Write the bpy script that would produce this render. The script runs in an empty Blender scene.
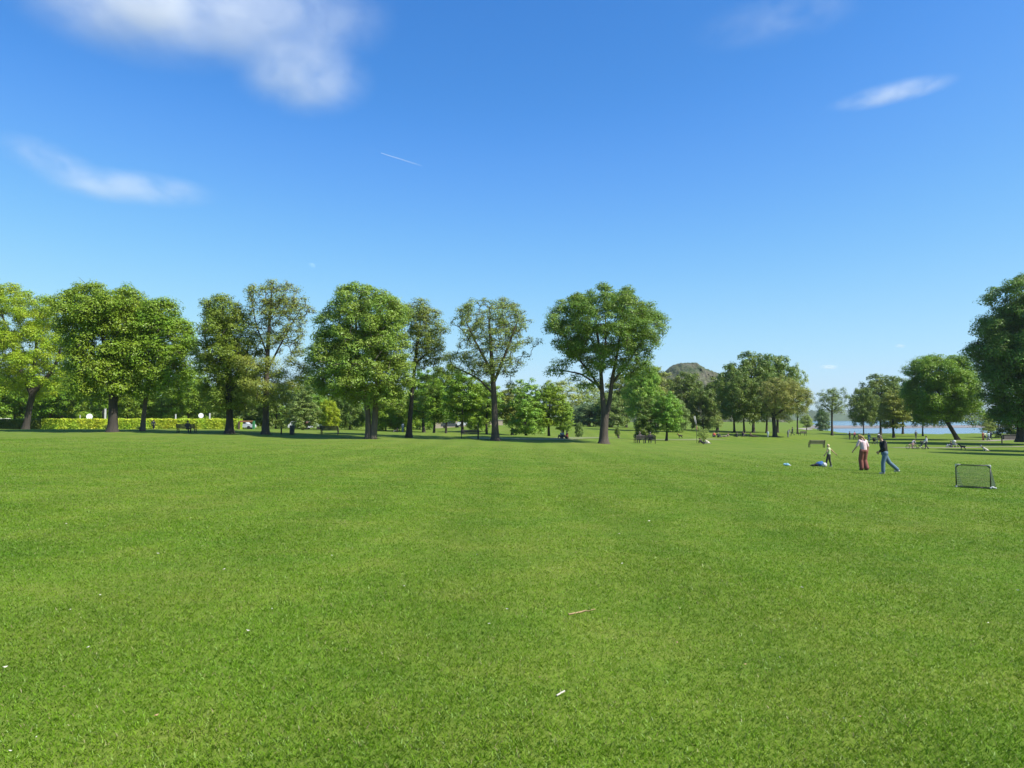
import bpy, bmesh, math, random
import numpy as np
from mathutils import Vector, Matrix

S = bpy.context.scene
COL = S.collection
F, CX, HY = 740.0, 512.0, 415.0          # focal length in px, image centre, horizon row
EYE = 1.7
R = math.radians
rng = np.random.default_rng(7)
random.seed(7)

# ------------------------------------------------------------------ terrain
def sstep(v, a, b):
    t = np.clip((v - a) / (b - a), 0, 1)
    return t * t * (3 - 2 * t)

def tz(x, y):
    x = np.asarray(x, float); y = np.asarray(y, float)
    yy = np.where(y < 95, y, np.where(y < 300, 95 + .4 * (y - 95), 177.0)) * .0147
    xx = np.clip(x, -30, 62) * .025
    a = x / np.maximum(y, 1)
    bank = 1.15 * sstep(y, 112, 150) * sstep(a, -.12, -.02) * (1 - sstep(a, .34, .46))
    bump = .035 * np.sin(x * .21 + 1.3) * np.sin(y * .17 + .4) + .02 * np.sin(x * .55 + y * .13)
    mound = .55 * sstep(y, 64, 88) * (1 - sstep(y, 92, 112)) * (1 - sstep(a, .11, .22))      # gentle rise the old trees stand on
    return -(yy + xx) + bank + mound + bump * sstep(y, 6, 30)

def tz1(x, y): return float(tz(x, y))

PITCH = math.atan((HY - 384) / F)
CP, SP = math.cos(PITCH), math.sin(PITCH)
def ray(px, py):
    u = (px - CX) / F; v = (384 - py) / F
    d = Vector((u, CP - v * SP, SP + v * CP))
    return d / d.y                       # unit forward distance
def at(px, py):
    d = ray(px, py)
    t = 2.0
    f0 = EYE + d.z * t - tz1(d.x * t, t)
    while t < 900:
        t1 = t * 1.01
        f1 = EYE + d.z * t1 - tz1(d.x * t1, t1)
        if f1 <= 0:
            for _ in range(30):
                m = (t + t1) / 2
                if EYE + d.z * m - tz1(d.x * m, m) > 0: t = m
                else: t1 = m
            return Vector((d.x * t, t, tz1(d.x * t, t)))
        t = t1
    return Vector((d.x * t, t, tz1(d.x * t, t)))
def atd(px, py, D):
    d = ray(px, py) * D
    return Vector((d.x, d.y, EYE + d.z))
def gd(px, D):
    x = (px - CX) / F * D
    return Vector((x, D, tz1(x, D)))

# ------------------------------------------------------------------ helpers
def mesh_np(name, verts, faces, mats=None):
    verts = np.asarray(verts, np.float32); faces = np.asarray(faces, np.int32)
    me = bpy.data.meshes.new(name)
    k = faces.shape[1]
    me.vertices.add(len(verts)); me.vertices.foreach_set('co', verts.ravel())
    me.loops.add(faces.size); me.loops.foreach_set('vertex_index', faces.ravel())
    me.polygons.add(len(faces)); me.polygons.foreach_set('loop_start', np.arange(0, faces.size, k, dtype=np.int32))
    me.update(calc_edges=True)
    for m in (mats or []): me.materials.append(m)
    return me

def link(name, me, parent=None, loc=None):
    o = bpy.data.objects.new(name, me); COL.objects.link(o)
    if parent is not None: o.parent = parent
    if loc is not None: o.location = loc
    return o

def tag(o, label=None, cat=None, group=None, kind=None):
    if label: o['label'] = label
    if cat: o['category'] = cat
    if group: o['group'] = group
    if kind: o['kind'] = kind
    return o

def thing(name, label, cat, loc, rz=0, group=None):
    o = bpy.data.objects.new(name, None); COL.objects.link(o)
    o.location = loc; o.rotation_euler = (0, 0, rz); o.empty_display_size = .2
    return tag(o, label, cat, group)

def dup(root, loc, rz=0, label=None, group=None, scale=None):
    r = root.copy(); COL.objects.link(r); r.location = loc; r.rotation_euler = (0, 0, rz)
    if label: r['label'] = label
    if group: r['group'] = group
    if scale is not None: r.scale = scale
    for ch in list(root.children):
        c = ch.copy(); COL.objects.link(c); c.parent = r
        for g in ch.children:
            d = g.copy(); COL.objects.link(d); d.parent = c
    return r

class MB:
    """collects primitive shapes for ONE mesh"""
    def __init__(s): s.bm = bmesh.new()
    def box(s, c, size, rot=None, bev=0):
        r = bmesh.ops.create_cube(s.bm, size=1)
        M = Matrix.Translation(c) @ (rot.to_4x4() if rot is not None else Matrix.Identity(4)) @ Matrix.Diagonal((*size, 1))
        bmesh.ops.transform(s.bm, matrix=M, verts=r['verts'])
        if bev:
            ed = list({e for v in r['verts'] for e in v.link_edges})
            bmesh.ops.bevel(s.bm, geom=ed, offset=bev, segments=2, affect='EDGES', profile=.5)
        return s
    def bar(s, a, b, r0, r1=None, seg=8):
        a = Vector(a); b = Vector(b); r1 = r0 if r1 is None else r1
        d = b - a
        r = bmesh.ops.create_cone(s.bm, cap_ends=True, segments=seg, radius1=r0, radius2=r1, depth=d.length)
        M = Matrix.Translation((a + b) / 2) @ d.to_track_quat('Z', 'Y').to_matrix().to_4x4()
        bmesh.ops.transform(s.bm, matrix=M, verts=r['verts']); return s
    def ball(s, c, r, sc=(1, 1, 1), seg=12, rot=None):
        M = Matrix.Translation(c) @ (rot.to_4x4() if rot is not None else Matrix.Identity(4)) @ Matrix.Diagonal((r * sc[0], r * sc[1], r * sc[2], 1))
        nv = max(6, seg * 2 // 3); new = s.bm.verts.new
        top, bot = new(M @ Vector((0, 0, 1))), new(M @ Vector((0, 0, -1))); rings = []
        for i in range(1, nv):
            z, q = math.cos(math.pi * i / nv), math.sin(math.pi * i / nv)
            rings.append([new(M @ Vector((q * math.cos(6.2831853 * j / seg), q * math.sin(6.2831853 * j / seg), z))) for j in range(seg)])
        for j in range(seg):
            k = (j + 1) % seg
            s.bm.faces.new((top, rings[0][j], rings[0][k])); s.bm.faces.new((bot, rings[-1][k], rings[-1][j]))
            for i in range(nv - 2): s.bm.faces.new((rings[i][j], rings[i + 1][j], rings[i + 1][k], rings[i][k]))
        return s
    def caps(s, a, ra, b, rb, seg=12):
        s.ball(a, ra, seg=seg); s.ball(b, rb, seg=seg)
        if (Vector(b) - Vector(a)).length > 1e-4: s.bar(a, b, ra, rb, seg)
        return s
    def poly(s, pts, thick=None):
        vs = [s.bm.verts.new(p) for p in pts]
        f = s.bm.faces.new(vs)
        if thick:
            n = Vector(thick)
            e = bmesh.ops.extrude_face_region(s.bm, geom=[f])
            bmesh.ops.translate(s.bm, vec=n, verts=[g for g in e['geom'] if isinstance(g, bmesh.types.BMVert)])
            bmesh.ops.recalc_face_normals(s.bm, faces=s.bm.faces)
        return s
    def mesh(s, name, mat, smooth=False):
        me = bpy.data.meshes.new(name); s.bm.to_mesh(me); s.bm.free()
        if mat is not None: me.materials.append(mat)
        if smooth: me.polygons.foreach_set('use_smooth', [True] * len(me.polygons))
        return me
    def build(s, name, mat, parent=None, smooth=False, loc=None):
        return link(name, s.mesh(name, mat, smooth), parent, loc)

# ------------------------------------------------------------------ materials
def new_mat(name):
    m = bpy.data.materials.new(name); m.use_nodes = True
    nt = m.node_tree
    for n in list(nt.nodes): nt.nodes.remove(n)
    out = nt.nodes.new('ShaderNodeOutputMaterial')
    return m, nt, out
def N(nt, t, **kw):
    n = nt.nodes.new(t)
    for k, v in kw.items():
        if k.startswith('i_'): n.inputs[k[2:].replace('_', ' ')].default_value = v
        else: setattr(n, k, v)
    return n
def noise(nt, scale, detail=4, vec=None, rough=.55):
    n = N(nt, 'ShaderNodeTexNoise'); n.inputs['Scale'].default_value = scale; n.inputs['Detail'].default_value = detail
    n.inputs['Roughness'].default_value = rough
    if vec is not None: nt.links.new(vec, n.inputs['Vector'])
    return n
def ramp(nt, fac, stops):
    r = N(nt, 'ShaderNodeValToRGB'); nt.links.new(fac, r.inputs['Fac'])
    e = r.color_ramp.elements
    while len(e) < len(stops): e.new(.5)
    for i, (p, c) in enumerate(stops):
        e[i].position = p; e[i].color = (*c, 1) if len(c) == 3 else c
    return r
def mixc(nt, fac, a, b, mode='MIX'):
    m = N(nt, 'ShaderNodeMix', data_type='RGBA', blend_type=mode)
    for sock, v in ((m.inputs[0], fac), (m.inputs[6], a), (m.inputs[7], b)):
        if hasattr(v, 'links') or isinstance(v, bpy.types.NodeSocket): nt.links.new(v, sock)
        elif isinstance(v, (int, float)): sock.default_value = v
        else: sock.default_value = (*v, 1)
    return m.outputs[2]

def plain(name, col, rough=.6, var=.15, scale=6, metal=0, bump=0):
    m, nt, out = new_mat(name)
    b = N(nt, 'ShaderNodeBsdfPrincipled'); b.inputs['Roughness'].default_value = rough; b.inputs['Metallic'].default_value = metal
    tc = N(nt, 'ShaderNodeTexCoord')
    nz = noise(nt, scale, 5, tc.outputs['Object'])
    c = np.array(col) * .78
    r = ramp(nt, nz.outputs['Fac'], [(.3, tuple(c * (1 - var))), (.7, tuple(np.minimum(c * (1 + var), 1)))])
    nt.links.new(r.outputs[0], b.inputs['Base Color'])
    if bump:
        bp = N(nt, 'ShaderNodeBump'); bp.inputs['Strength'].default_value = bump; bp.inputs['Distance'].default_value = .02
        nt.links.new(nz.outputs['Fac'], bp.inputs['Height']); nt.links.new(bp.outputs[0], b.inputs['Normal'])
    nt.links.new(b.outputs[0], out.inputs[0])
    return m

def leaf_mat(name, col, hue=.02, val=.2, trans=.35, spec=.26, warm=None):
    m, nt, out = new_mat(name)
    col = (col[0] * 1.30, col[1] * 1.26, col[2] * 1.0); trans *= .7
    g = N(nt, 'ShaderNodeNewGeometry')
    tc = N(nt, 'ShaderNodeTexCoord')
    oi = N(nt, 'ShaderNodeObjectInfo')
    nz = noise(nt, .55, 3, tc.outputs['Object'])
    hs = N(nt, 'ShaderNodeHueSaturation'); hs.inputs['Color'].default_value = (*col, 1)
    mr = N(nt, 'ShaderNodeMapRange'); nt.links.new(g.outputs['Random Per Island'], mr.inputs[0])
    mr.inputs[3].default_value = 1 - val; mr.inputs[4].default_value = 1 + val
    mr2 = N(nt, 'ShaderNodeMapRange'); nt.links.new(nz.outputs['Fac'], mr2.inputs[0])
    mr2.inputs[1].default_value = .3; mr2.inputs[2].default_value = .7
    mr2.inputs[3].default_value = .5 - hue; mr2.inputs[4].default_value = .5 + hue
    ad = N(nt, 'ShaderNodeMath', operation='ADD'); nt.links.new(mr2.outputs[0], ad.inputs[0])
    mr3 = N(nt, 'ShaderNodeMapRange'); nt.links.new(oi.outputs['Random'], mr3.inputs[0])
    mr3.inputs[3].default_value = -.012; mr3.inputs[4].default_value = .012
    nt.links.new(mr3.outputs[0], ad.inputs[1])
    nt.links.new(ad.outputs[0], hs.inputs['Hue']); nt.links.new(mr.outputs[0], hs.inputs['Value'])
    b = N(nt, 'ShaderNodeBsdfPrincipled'); b.inputs['Roughness'].default_value = .45
    b.inputs['Specular IOR Level'].default_value = spec
    nt.links.new(hs.outputs[0], b.inputs['Base Color'])
    t = N(nt, 'ShaderNodeBsdfTranslucent')
    tcol = mixc(nt, .35, hs.outputs[0], (min(col[0] * 2.2, 1), min(col[1] * 1.7, 1), col[2] * .6))
    nt.links.new(tcol, t.inputs['Color'])
    mx = N(nt, 'ShaderNodeMixShader'); mx.inputs[0].default_value = trans
    nt.links.new(b.outputs[0], mx.inputs[1]); nt.links.new(t.outputs[0], mx.inputs[2])
    nt.links.new(mx.outputs[0], out.inputs[0])
    return m

def bark_mat(name, col):
    m, nt, out = new_mat(name)
    tc = N(nt, 'ShaderNodeTexCoord')
    mp = N(nt, 'ShaderNodeMapping'); mp.inputs['Scale'].default_value = (3, 3, .6); nt.links.new(tc.outputs['Object'], mp.inputs[0])
    nz = noise(nt, 2.2, 6, mp.outputs[0], .65)
    c = np.array(col)
    r = ramp(nt, nz.outputs['Fac'], [(.3, tuple(c * .55)), (.62, tuple(c)), (.75, tuple(c * 1.5))])
    b = N(nt, 'ShaderNodeBsdfPrincipled'); b.inputs['Roughness'].default_value = .9
    nt.links.new(r.outputs[0], b.inputs['Base Color'])
    bp = N(nt, 'ShaderNodeBump'); bp.inputs['Strength'].default_value = .7; bp.inputs['Distance'].default_value = .08
    nt.links.new(nz.outputs['Fac'], bp.inputs['Height']); nt.links.new(bp.outputs[0], b.inputs['Normal'])
    nt.links.new(b.outputs[0], out.inputs[0])
    return m

L_MID = leaf_mat('leaf_mid', (.135, .225, .022))
L_YEL = leaf_mat('leaf_yellowgreen', (.215, .295, .018))
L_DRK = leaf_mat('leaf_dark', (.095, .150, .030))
L_OLV = leaf_mat('leaf_olive', (.165, .205, .040), trans=.3)
L_LIM = leaf_mat('leaf_lime', (.155, .262, .040))
L_GLD = leaf_mat('leaf_golden', (.175, .205, .055), trans=.3)
L_PAL = leaf_mat('leaf_pale', (.215, .285, .085), trans=.3)
L_GRY = leaf_mat('leaf_greygreen', (.125, .190, .055), trans=.25)
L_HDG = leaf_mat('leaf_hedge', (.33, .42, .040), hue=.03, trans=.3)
L_FAR = leaf_mat('leaf_far', (.11, .165, .075), trans=.2)
BARK = bark_mat('bark_brown', (.075, .058, .044))
BARKD = bark_mat('bark_dark', (.048, .039, .031))
BARKL = bark_mat('bark_grey', (.115, .092, .07))

# ------------------------------------------------------------------ trees
def tube(verts, faces, pts, rad, seg):
    P = np.asarray(pts, float); n = len(P)
    if n < 2: return
    T = np.gradient(P, axis=0); T /= np.linalg.norm(T, axis=1)[:, None] + 1e-9
    ref = np.array([.3, .9, .1]); base = len(verts)
    ang = np.linspace(0, 2 * np.pi, seg, endpoint=False)
    for i in range(n):
        a = np.cross(T[i], ref); a /= np.linalg.norm(a) + 1e-9
        b = np.cross(T[i], a)
        for t in ang:
            verts.append(P[i] + rad[i] * (math.cos(t) * a + math.sin(t) * b))
    for i in range(n - 1):
        for j in range(seg):
            k = (j + 1) % seg
            faces.append((base + i * seg + j, base + i * seg + k, base + (i + 1) * seg + k, base + (i + 1) * seg + j))

def leaves(centers, radii, per, leaf, g, flat=.7, r0=None, shell=.5):
    """quads for leaf sprays gathered in clumps"""
    C = np.asarray(centers, float); rr = np.asarray(radii, float)
    leaf = leaf * .66
    cnt = np.maximum(8, (2.7 * np.asarray(per) * (rr / (r0 or rr.mean())) ** 2).astype(int))
    idx = np.repeat(np.arange(len(C)), cnt); n = len(idx)
    d = g.normal(size=(n, 3)); d[:, 2] += .5; d /= np.linalg.norm(d, axis=1)[:, None]
    rad = rr[idx] * (shell + (1.08 - shell) * g.random(n))
    # every clump has its own uneven outline
    ph = g.random((len(C), 3)) * 6.28
    rad *= 1 + .25 * np.sin(3 * d[:, 0] + ph[idx, 0]) * np.sin(3.5 * d[:, 1] + ph[idx, 1]) + .18 * np.sin(5 * d[:, 2] + ph[idx, 2])
    pos = C[idx] + d * rad[:, None] * np.array([1, 1, flat])
    nr = d + .38 * g.normal(size=(n, 3)) + np.array([0, 0, .5]); nr /= np.linalg.norm(nr, axis=1)[:, None]
    t = np.cross(nr, g.normal(size=(n, 3))); t /= np.linalg.norm(t, axis=1)[:, None] + 1e-9
    b = np.cross(nr, t)
    s = leaf * (.55 + .75 * g.random(n))[:, None]
    w = s * .62
    V = np.stack([pos - t * s * .5, pos - b * w * .5 + t * s * .08, pos + t * s * .5, pos + b * w * .5 + t * s * .08], 1).reshape(-1, 3)
    Fc = np.arange(n * 4, dtype=np.int32).reshape(-1, 4)
    return V, Fc

def gen_tree(rows, trunks, n_cl, cr, per, leaf, seed, depth=.9, inner=.35, flat=.7, fine=True, extra=(), twig=.02, sep=.95, epr=1.0, lobe=1.0, lsep=.62):
    """rows: (z, xl, xr) outline in metres; trunks: polylines of (x,y,z,r)."""
    g = np.random.default_rng(seed)
    rows = sorted(rows); zz = np.array([r[0] for r in rows]); xl = np.array([r[1] for r in rows]); xr = np.array([r[2] for r in rows])
    zs = np.linspace(zz[0], zz[-1], 60); wz = np.interp(zs, zz, xr - xl) + .3
    wz = wz / wz.sum()
    cen = []; rad = []
    # boughs first: big lobes that shape the outline and leave hollows between them
    Rl = cr * lobe * 2.1; L = []
    for _ in range(3000):
        z = g.choice(zs, p=wz); a, b = np.interp(z, zz, xl), np.interp(z, zz, xr)
        R_ = Rl * (.7 + .6 * g.random())
        hw = max((b - a) / 2 - R_ * .8, .1); mid = (a + b) / 2
        if z > zz[-1] - R_ * .75: z = zz[-1] - R_ * (.75 + .2 * g.random())
        if z < zz[0] + R_ * .35: z = zz[0] + R_ * .35
        th = g.random() * 6.283; rho = 1 - (1 - inner) * g.random() ** 1.7
        c = np.array([mid + hw * rho * math.cos(th), hw * depth * rho * math.sin(th), z])
        if all(np.linalg.norm((c - q[0]) * [1, 1, 1.3]) > lsep * (R_ + q[1]) for q in L): L.append((c, R_, np.array([math.cos(th), math.sin(th), 0]) * rho))
    LC = np.array([q[0] for q in L]); LR = np.array([q[1] for q in L]); LO = np.array([q[2] for q in L])
    lw = LR ** 2 / (LR ** 2).sum()
    for _ in range(n_cl * 12):
        if len(cen) >= n_cl: break
        k = g.choice(len(L), p=lw)
        d = g.normal(size=3) + LO[k] * .6 + np.array([0, 0, .45]); d /= np.linalg.norm(d)
        c = LC[k] + d * LR[k] * (.55 + .45 * g.random() ** .5) * np.array([1, 1, .72])
        r = cr * (.65 + .7 * g.random())
        if c[2] > zz[-1] - r * flat * .5: continue
        if cen and (np.linalg.norm((np.array(cen) - c) * [1, 1, 1.25], axis=1) < sep * .62 * (np.array(rad) + r) * .62).any(): continue
        cen.append(c); rad.append(r)
    for e in extra:
        cen.append(np.array(e[:3], float)); rad.append(e[3])
    cen = np.array(cen); rad = np.array(rad)
    V, Fc = leaves(cen, rad, np.where(np.arange(len(cen)) < len(cen) - len(extra), per, per * epr), leaf, g, flat, cr)
    # skeleton: grow a branch to every clump from the nearest wood below it
    nodes = []; par = []; isT = []; rfix = []
    for pl in trunks:
        P = np.array(pl, float); m = max(2, int(len(P) * 3))
        tt = np.linspace(0, len(P) - 1, m)
        Q = np.stack([np.interp(tt, np.arange(len(P)), P[:, k]) for k in range(4)], 1)
        if len(Q) > 3:
            K = Q.copy(); K[1:-1, :3] = (Q[:-2, :3] + 2 * Q[1:-1, :3] + Q[2:, :3]) / 4; Q = K
        p = -1
        if nodes:
            p = int(np.argmin(np.linalg.norm(np.array(nodes) - Q[0, :3], axis=1)))
        for q in Q:
            nodes.append(q[:3]); par.append(p); isT.append(True); rfix.append(q[3]); p = len(nodes) - 1
    nT = len(nodes)
    top = nodes[nT - 1]
    order = np.argsort([np.linalg.norm(c - top) for c in cen])
    branches = []
    z0 = zz[0]
    for ci in order:
        c = cen[ci]; A = np.array(nodes)
        dv = c - A; dist = np.linalg.norm(dv, axis=1)
        pen = np.where(dv[:, 2] < .1 * dist, 1.7, 1.0) + np.where(A[:, 2] < z0 * .55, 1.5, 0)
        j = int(np.argmin(dist * pen))
        d = dist[j]; k = max(3, min(7, int(d / .9) + 2))
        s = A[j]; ctrl = s + (c - s) * .5 + np.array([0, 0, .16 * d]) + g.normal(size=3) * .06 * d
        prev = j; chain = [j]
        for q in range(1, k + 1):
            u = q / k
            p = (1 - u) ** 2 * s + 2 * u * (1 - u) * ctrl + u * u * c
            if q < k: p = p + g.normal(size=3) * .035 * d
            nodes.append(p); par.append(prev); isT.append(False); rfix.append(0); prev = len(nodes) - 1; chain.append(prev)
        branches.append(chain)
        if fine:
            for _ in range(2):      # twigs inside the clump
                e = c + g.normal(size=3) * rad[ci] * .55 * np.array([1, 1, .7])
                nodes.append((c + e) / 2 + g.normal(size=3) * .05); par.append(prev); isT.append(False); rfix.append(0); a = len(nodes) - 1
                nodes.append(e); par.append(a); isT.append(False); rfix.append(0)
                branches.append([prev, a, a + 1])
    w = np.ones(len(nodes))
    for i in range(len(nodes) - 1, -1, -1):
        if par[i] >= 0: w[par[i]] += w[i] * .45
    rr = twig * w ** .62
    vs, fs = [], []
    start = 0
    for pl in trunks:
        m = max(2, int(len(pl) * 3)); ids = list(range(start, start + m)); start += m
        rad_t = [rfix[i] for i in ids]
        if ids[0] == 0: rad_t[0] *= 1.45; rad_t[1] *= 1.08
        tube(vs, fs, [nodes[i] for i in ids], rad_t, 10)
    for ch in branches:
        cap = rfix[ch[0]] * .8 if isT[ch[0]] else rr[ch[0]]
        r = [min(max(rr[i], twig * .5), max(cap, twig)) for i in ch]; r[0] = min(r[1] * 1.15, max(cap, twig)); r[-1] = twig * .5
        tube(vs, fs, [nodes[i] for i in ch], r, 5)
    return (np.array(vs), np.array(fs, np.int32)), (V, Fc)

TREES = {}
def place_tree(name, data, label, cat, loc, lm, bm, group=None, rz=0, tl=None):
    (tv, tf), (V, Fc) = data
    t = thing(name, label, cat, loc, rz, group)
    me = mesh_np('trunk', tv, tf, [bm]); me.polygons.foreach_set('use_smooth', [True] * len(me.polygons))
    link('trunk', me, t); link('crown', mesh_np('crown', V, Fc, [lm]), t)
    return t

def px_tree(name, label, base, prof, trunks, n_cl, cr, per, leaf, seed, lm, bm=BARK, D=None, ext=(), group=None, **kw):
    """outline given as picture rows, turned to metres at the tree's own distance"""
    p = at(*base) if D is None else gd(base[0], D)
    by = base[1] if D is None else HY + (EYE - p.z) / p.y * F
    s = p.y / F
    bx = CX + p.x / s
    rows = [((by - y) * s, (a - bx) * s, (b - bx) * s) for y, a, b in prof]
    tr = [[((q[0] - bx) * s, q[3] if len(q) > 3 else 0, (by - q[1]) * s if q[1] < by else -.15, q[2] * s) for q in pl] for pl in trunks]
    ex = [((q[0] - bx) * s, q[2] if len(q) > 2 else 0, (by - q[1]) * s, cr * 1.5 * (q[3] if len(q) > 3 else .9)) for q in ext]
    data = gen_tree(rows, tr, n_cl, cr, per, leaf, seed, extra=ex, **kw)
    return place_tree(name, data, label, 'tree', p, lm, bm, group)

G1 = 'old broadleaf trees in a row across the field'
px_tree('broadleaf_tree', 'large yellow-green tree by the dark hedge end, cut off by the photo edge', (28, 430.5),
        [(395, -50, 44), (385, -62, 60), (370, -65, 74), (350, -68, 70), (326, -66, 66), (307, -60, 58), (298, -50, 38), (290, -40, 26), (281, -25, 8), (277, -16, -4)],
        [[(26, 431, 3.4), (29, 412, 2.8), (32, 395, 2.8)], [(32, 395, 2.4), (42, 383, 2.0), (55, 365, 1.5), (60, 345, .9)], [(32, 395, 2.4), (22, 375, 2.0), (10, 345, 1.5), (0, 315, .9)], [(32, 392, 2), (34, 360, 1.6), (36, 320, 1)]],
        760, 1.0, 110, .32, 11, L_YEL, BARKD, D=119, group=G1, sep=.62, lobe=1.0)
px_tree('broadleaf_tree', 'wide green tree with a thick dark trunk before the clipped hedge', (113, 432),
        [(398, 90, 118), (388, 78, 130), (372, 74, 140), (355, 70, 142), (331, 66, 143), (318, 60, 143), (307, 58, 142), (296, 74, 140), (288, 84, 130), (283, 92, 112)],
        [[(113, 433, 5.2), (113.5, 415, 4.3), (113, 396, 4.1), (112, 378, 3.4)], [(113, 390, 2.8), (100, 365, 2), (86, 345, 1.1)], [(112, 380, 2.8), (117, 350, 2.2), (116, 315, 1.1)], [(112, 380, 2.4), (103, 350, 1.8), (98, 310, .9)]],
        360, .92, 105, .30, 12, L_MID, BARKD, ext=[(x, y, d, .9) for x, y, d in [(80, 388, -2), (88, 394, 0), (75, 378, 1), (72, 370, -1), (125, 390, -2), (133, 385, 0), (100, 391, -3), (95, 384, -3), (84, 380, 2), (130, 394, 2), (90, 398, 2), (78, 394, 0)]], group=G1, inner=.25, lobe=1.0)
px_tree('broadleaf_tree', 'round green tree with a slim pale-flecked trunk before the hedge', (143, 431),
        [(392, 130, 165), (380, 122, 184), (364, 120, 192), (347, 122, 195), (331, 124, 192), (318, 128, 188), (309, 134, 176), (300, 142, 164)],
        [[(143, 432, 2.5), (144.5, 410, 2.0), (147, 388, 1.8), (152, 355, 1.2)], [(146, 392, 1.3), (160, 370, .9), (172, 345, .6)]],
        300, .88, 105, .29, 13, L_MID, BARKL, ext=[(x, y, d, .9) for x, y, d in [(185, 386, 0), (178, 380, -2), (128, 392, 0), (135, 386, -2), (170, 388, -2), (188, 376, 0), (160, 391, 0), (150, 394, -2), (176, 394, 1), (192, 366, 0), (124, 384, 1)]], group=G1, lobe=1.0)
px_tree('broadleaf_tree', 'dark green tree with flared trunk close beside a tall thin-topped one', (230, 433.5),
        [(410, 206, 240), (395, 202, 256), (375, 200, 262), (359, 197, 262), (333, 195, 256), (322, 192, 252), (315, 191, 248), (305, 202, 240), (298, 208, 226), (294, 212, 218)],
        [[(230, 434.5, 4.6), (230, 418, 3.3), (229, 398, 3.0), (227, 370, 2.4), (224, 335, 1.5)], [(229, 395, 2), (242, 370, 1.5), (248, 345, .9)], [(228, 390, 2), (212, 360, 1.4), (203, 335, .8)]],
        300, .72, 95, .24, 14, leaf_mat('leaf_oak', (.125, .185, .026)), BARKD, group=G1, inner=.15, sep=.85, ext=[(x, y, d, .8) for x, y, d in [(205, 398, 0), (212, 406, -1), (245, 403, -1), (222, 405, -2), (250, 392, 0), (202, 388, 1), (238, 408, 1), (256, 398, 1)]])
px_tree('broadleaf_tree', 'tall tree with thin see-through top and yellowish lower leaves', (266, 434.5),
        [(350, 250, 300), (340, 248, 306), (325, 247, 304), (312, 246, 313), (300, 244, 305), (290, 246, 298), (284, 256, 290), (281, 264, 280)],
        [[(266, 435, 4.0), (266, 418, 3.0), (266, 395, 2.7), (267, 350, 2.0), (269, 310, 1.2), (270, 290, .6)], [(267, 370, 1.1), (282, 340, .75), (296, 315, .4)], [(267, 355, 1.0), (255, 325, .65), (250, 300, .35)]],
        260, .52, 30, .20, 15, L_OLV, BARK, group=G1, inner=.25, twig=.022, sep=.95, epr=3.6,
        ext=[(x, y, d, r) for x, y, d, r in [(250, 365, -2, 1.5), (262, 370, -3, 1.6), (275, 366, -2.5, 1.6), (284, 375, -1, 1.5), (290, 362, 0, 1.2), (300, 368, 1, 1.2), (257, 385, -3, 1.5), (270, 388, -3.2, 1.6), (283, 390, -2, 1.5), (250, 395, -1.5, 1.3),
             (262, 400, -2.5, 1.4), (276, 402, -1.8, 1.4), (288, 398, -.5, 1.2), (246, 378, 0, 1.3), (296, 352, 1, 1.1), (266, 378, 2, 1.6), (280, 385, 3, 1.5), (252, 372, 3, 1.5), (306, 372, .5, 1.1), (300, 380, -.5, 1.2), (268, 395, 1.5, 1.3), (242, 388, 1.5, 1.3)]])
px_tree('broadleaf_tree', 'dense bright green tree on a paired trunk with low skirts', (372, 439),
        [(407, 385, 403), (400, 372, 408), (394, 330, 411), (387, 315, 412), (373, 310, 412), (358, 309, 411), (345, 316, 410), (331, 315, 409), (315, 324, 409), (303, 325, 404), (294, 343, 388), (287, 349, 371), (281, 353, 362)],
        [[(368.5, 440, 3.6), (368.5, 428, 2.9), (368, 412, 2.6), (365, 396, 2.2), (357, 365, 1.8), (355, 325, 1.2), (357, 300, .7)], [(373, 440, 4.4), (374.2, 430, 3.3), (375.5, 412, 2.9), (376, 392, 2.5), (380, 360, 1.8), (378, 320, 1)], [(377, 395, 2), (392, 375, 1.3), (400, 355, .8)], [(366, 396, 2), (345, 380, 1.4), (326, 365, .8)]],
        560, .70, 105, .24, 16, leaf_mat('leaf_sycamore', (.145, .235, .042)), BARKL, group=G1, inner=.3, sep=.8, lobe=1.0, ext=[(x, y, d, .75) for x, y, d in [(318, 384, 0), (325, 391, -1), (335, 389, -2), (345, 394, -1), (400, 402, 0), (392, 405, -1.5), (405, 394, -1), (385, 401, -2), (314, 376, 1), (330, 396, 1), (350, 399, 1), (396, 408, .5)]])
px_tree('broadleaf_tree', 'slender open tree with a thin dark trunk beside the dense bright one', (409, 437.5),
        [(368, 412, 432), (357, 412, 443), (347, 408, 451), (336, 406, 446), (319, 404, 441), (308, 406, 434), (302, 408, 430), (297, 414, 426)],
        [[(409, 438.5, 3.4), (410, 420, 2.4), (412, 395, 2.0), (415, 360, 1.6), (420, 325, 1.0), (419, 308, .5)], [(414, 365, 1.2), (428, 352, .8), (440, 345, .5)]],
        185, .56, 46, .21, 17, L_OLV, BARKD, group=G1, inner=.3, twig=.02, epr=1.8, ext=[(440, 372, 0), (446, 358, 1), (425, 378, 1), (430, 390, 2), (420, 400, 2)])
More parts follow.
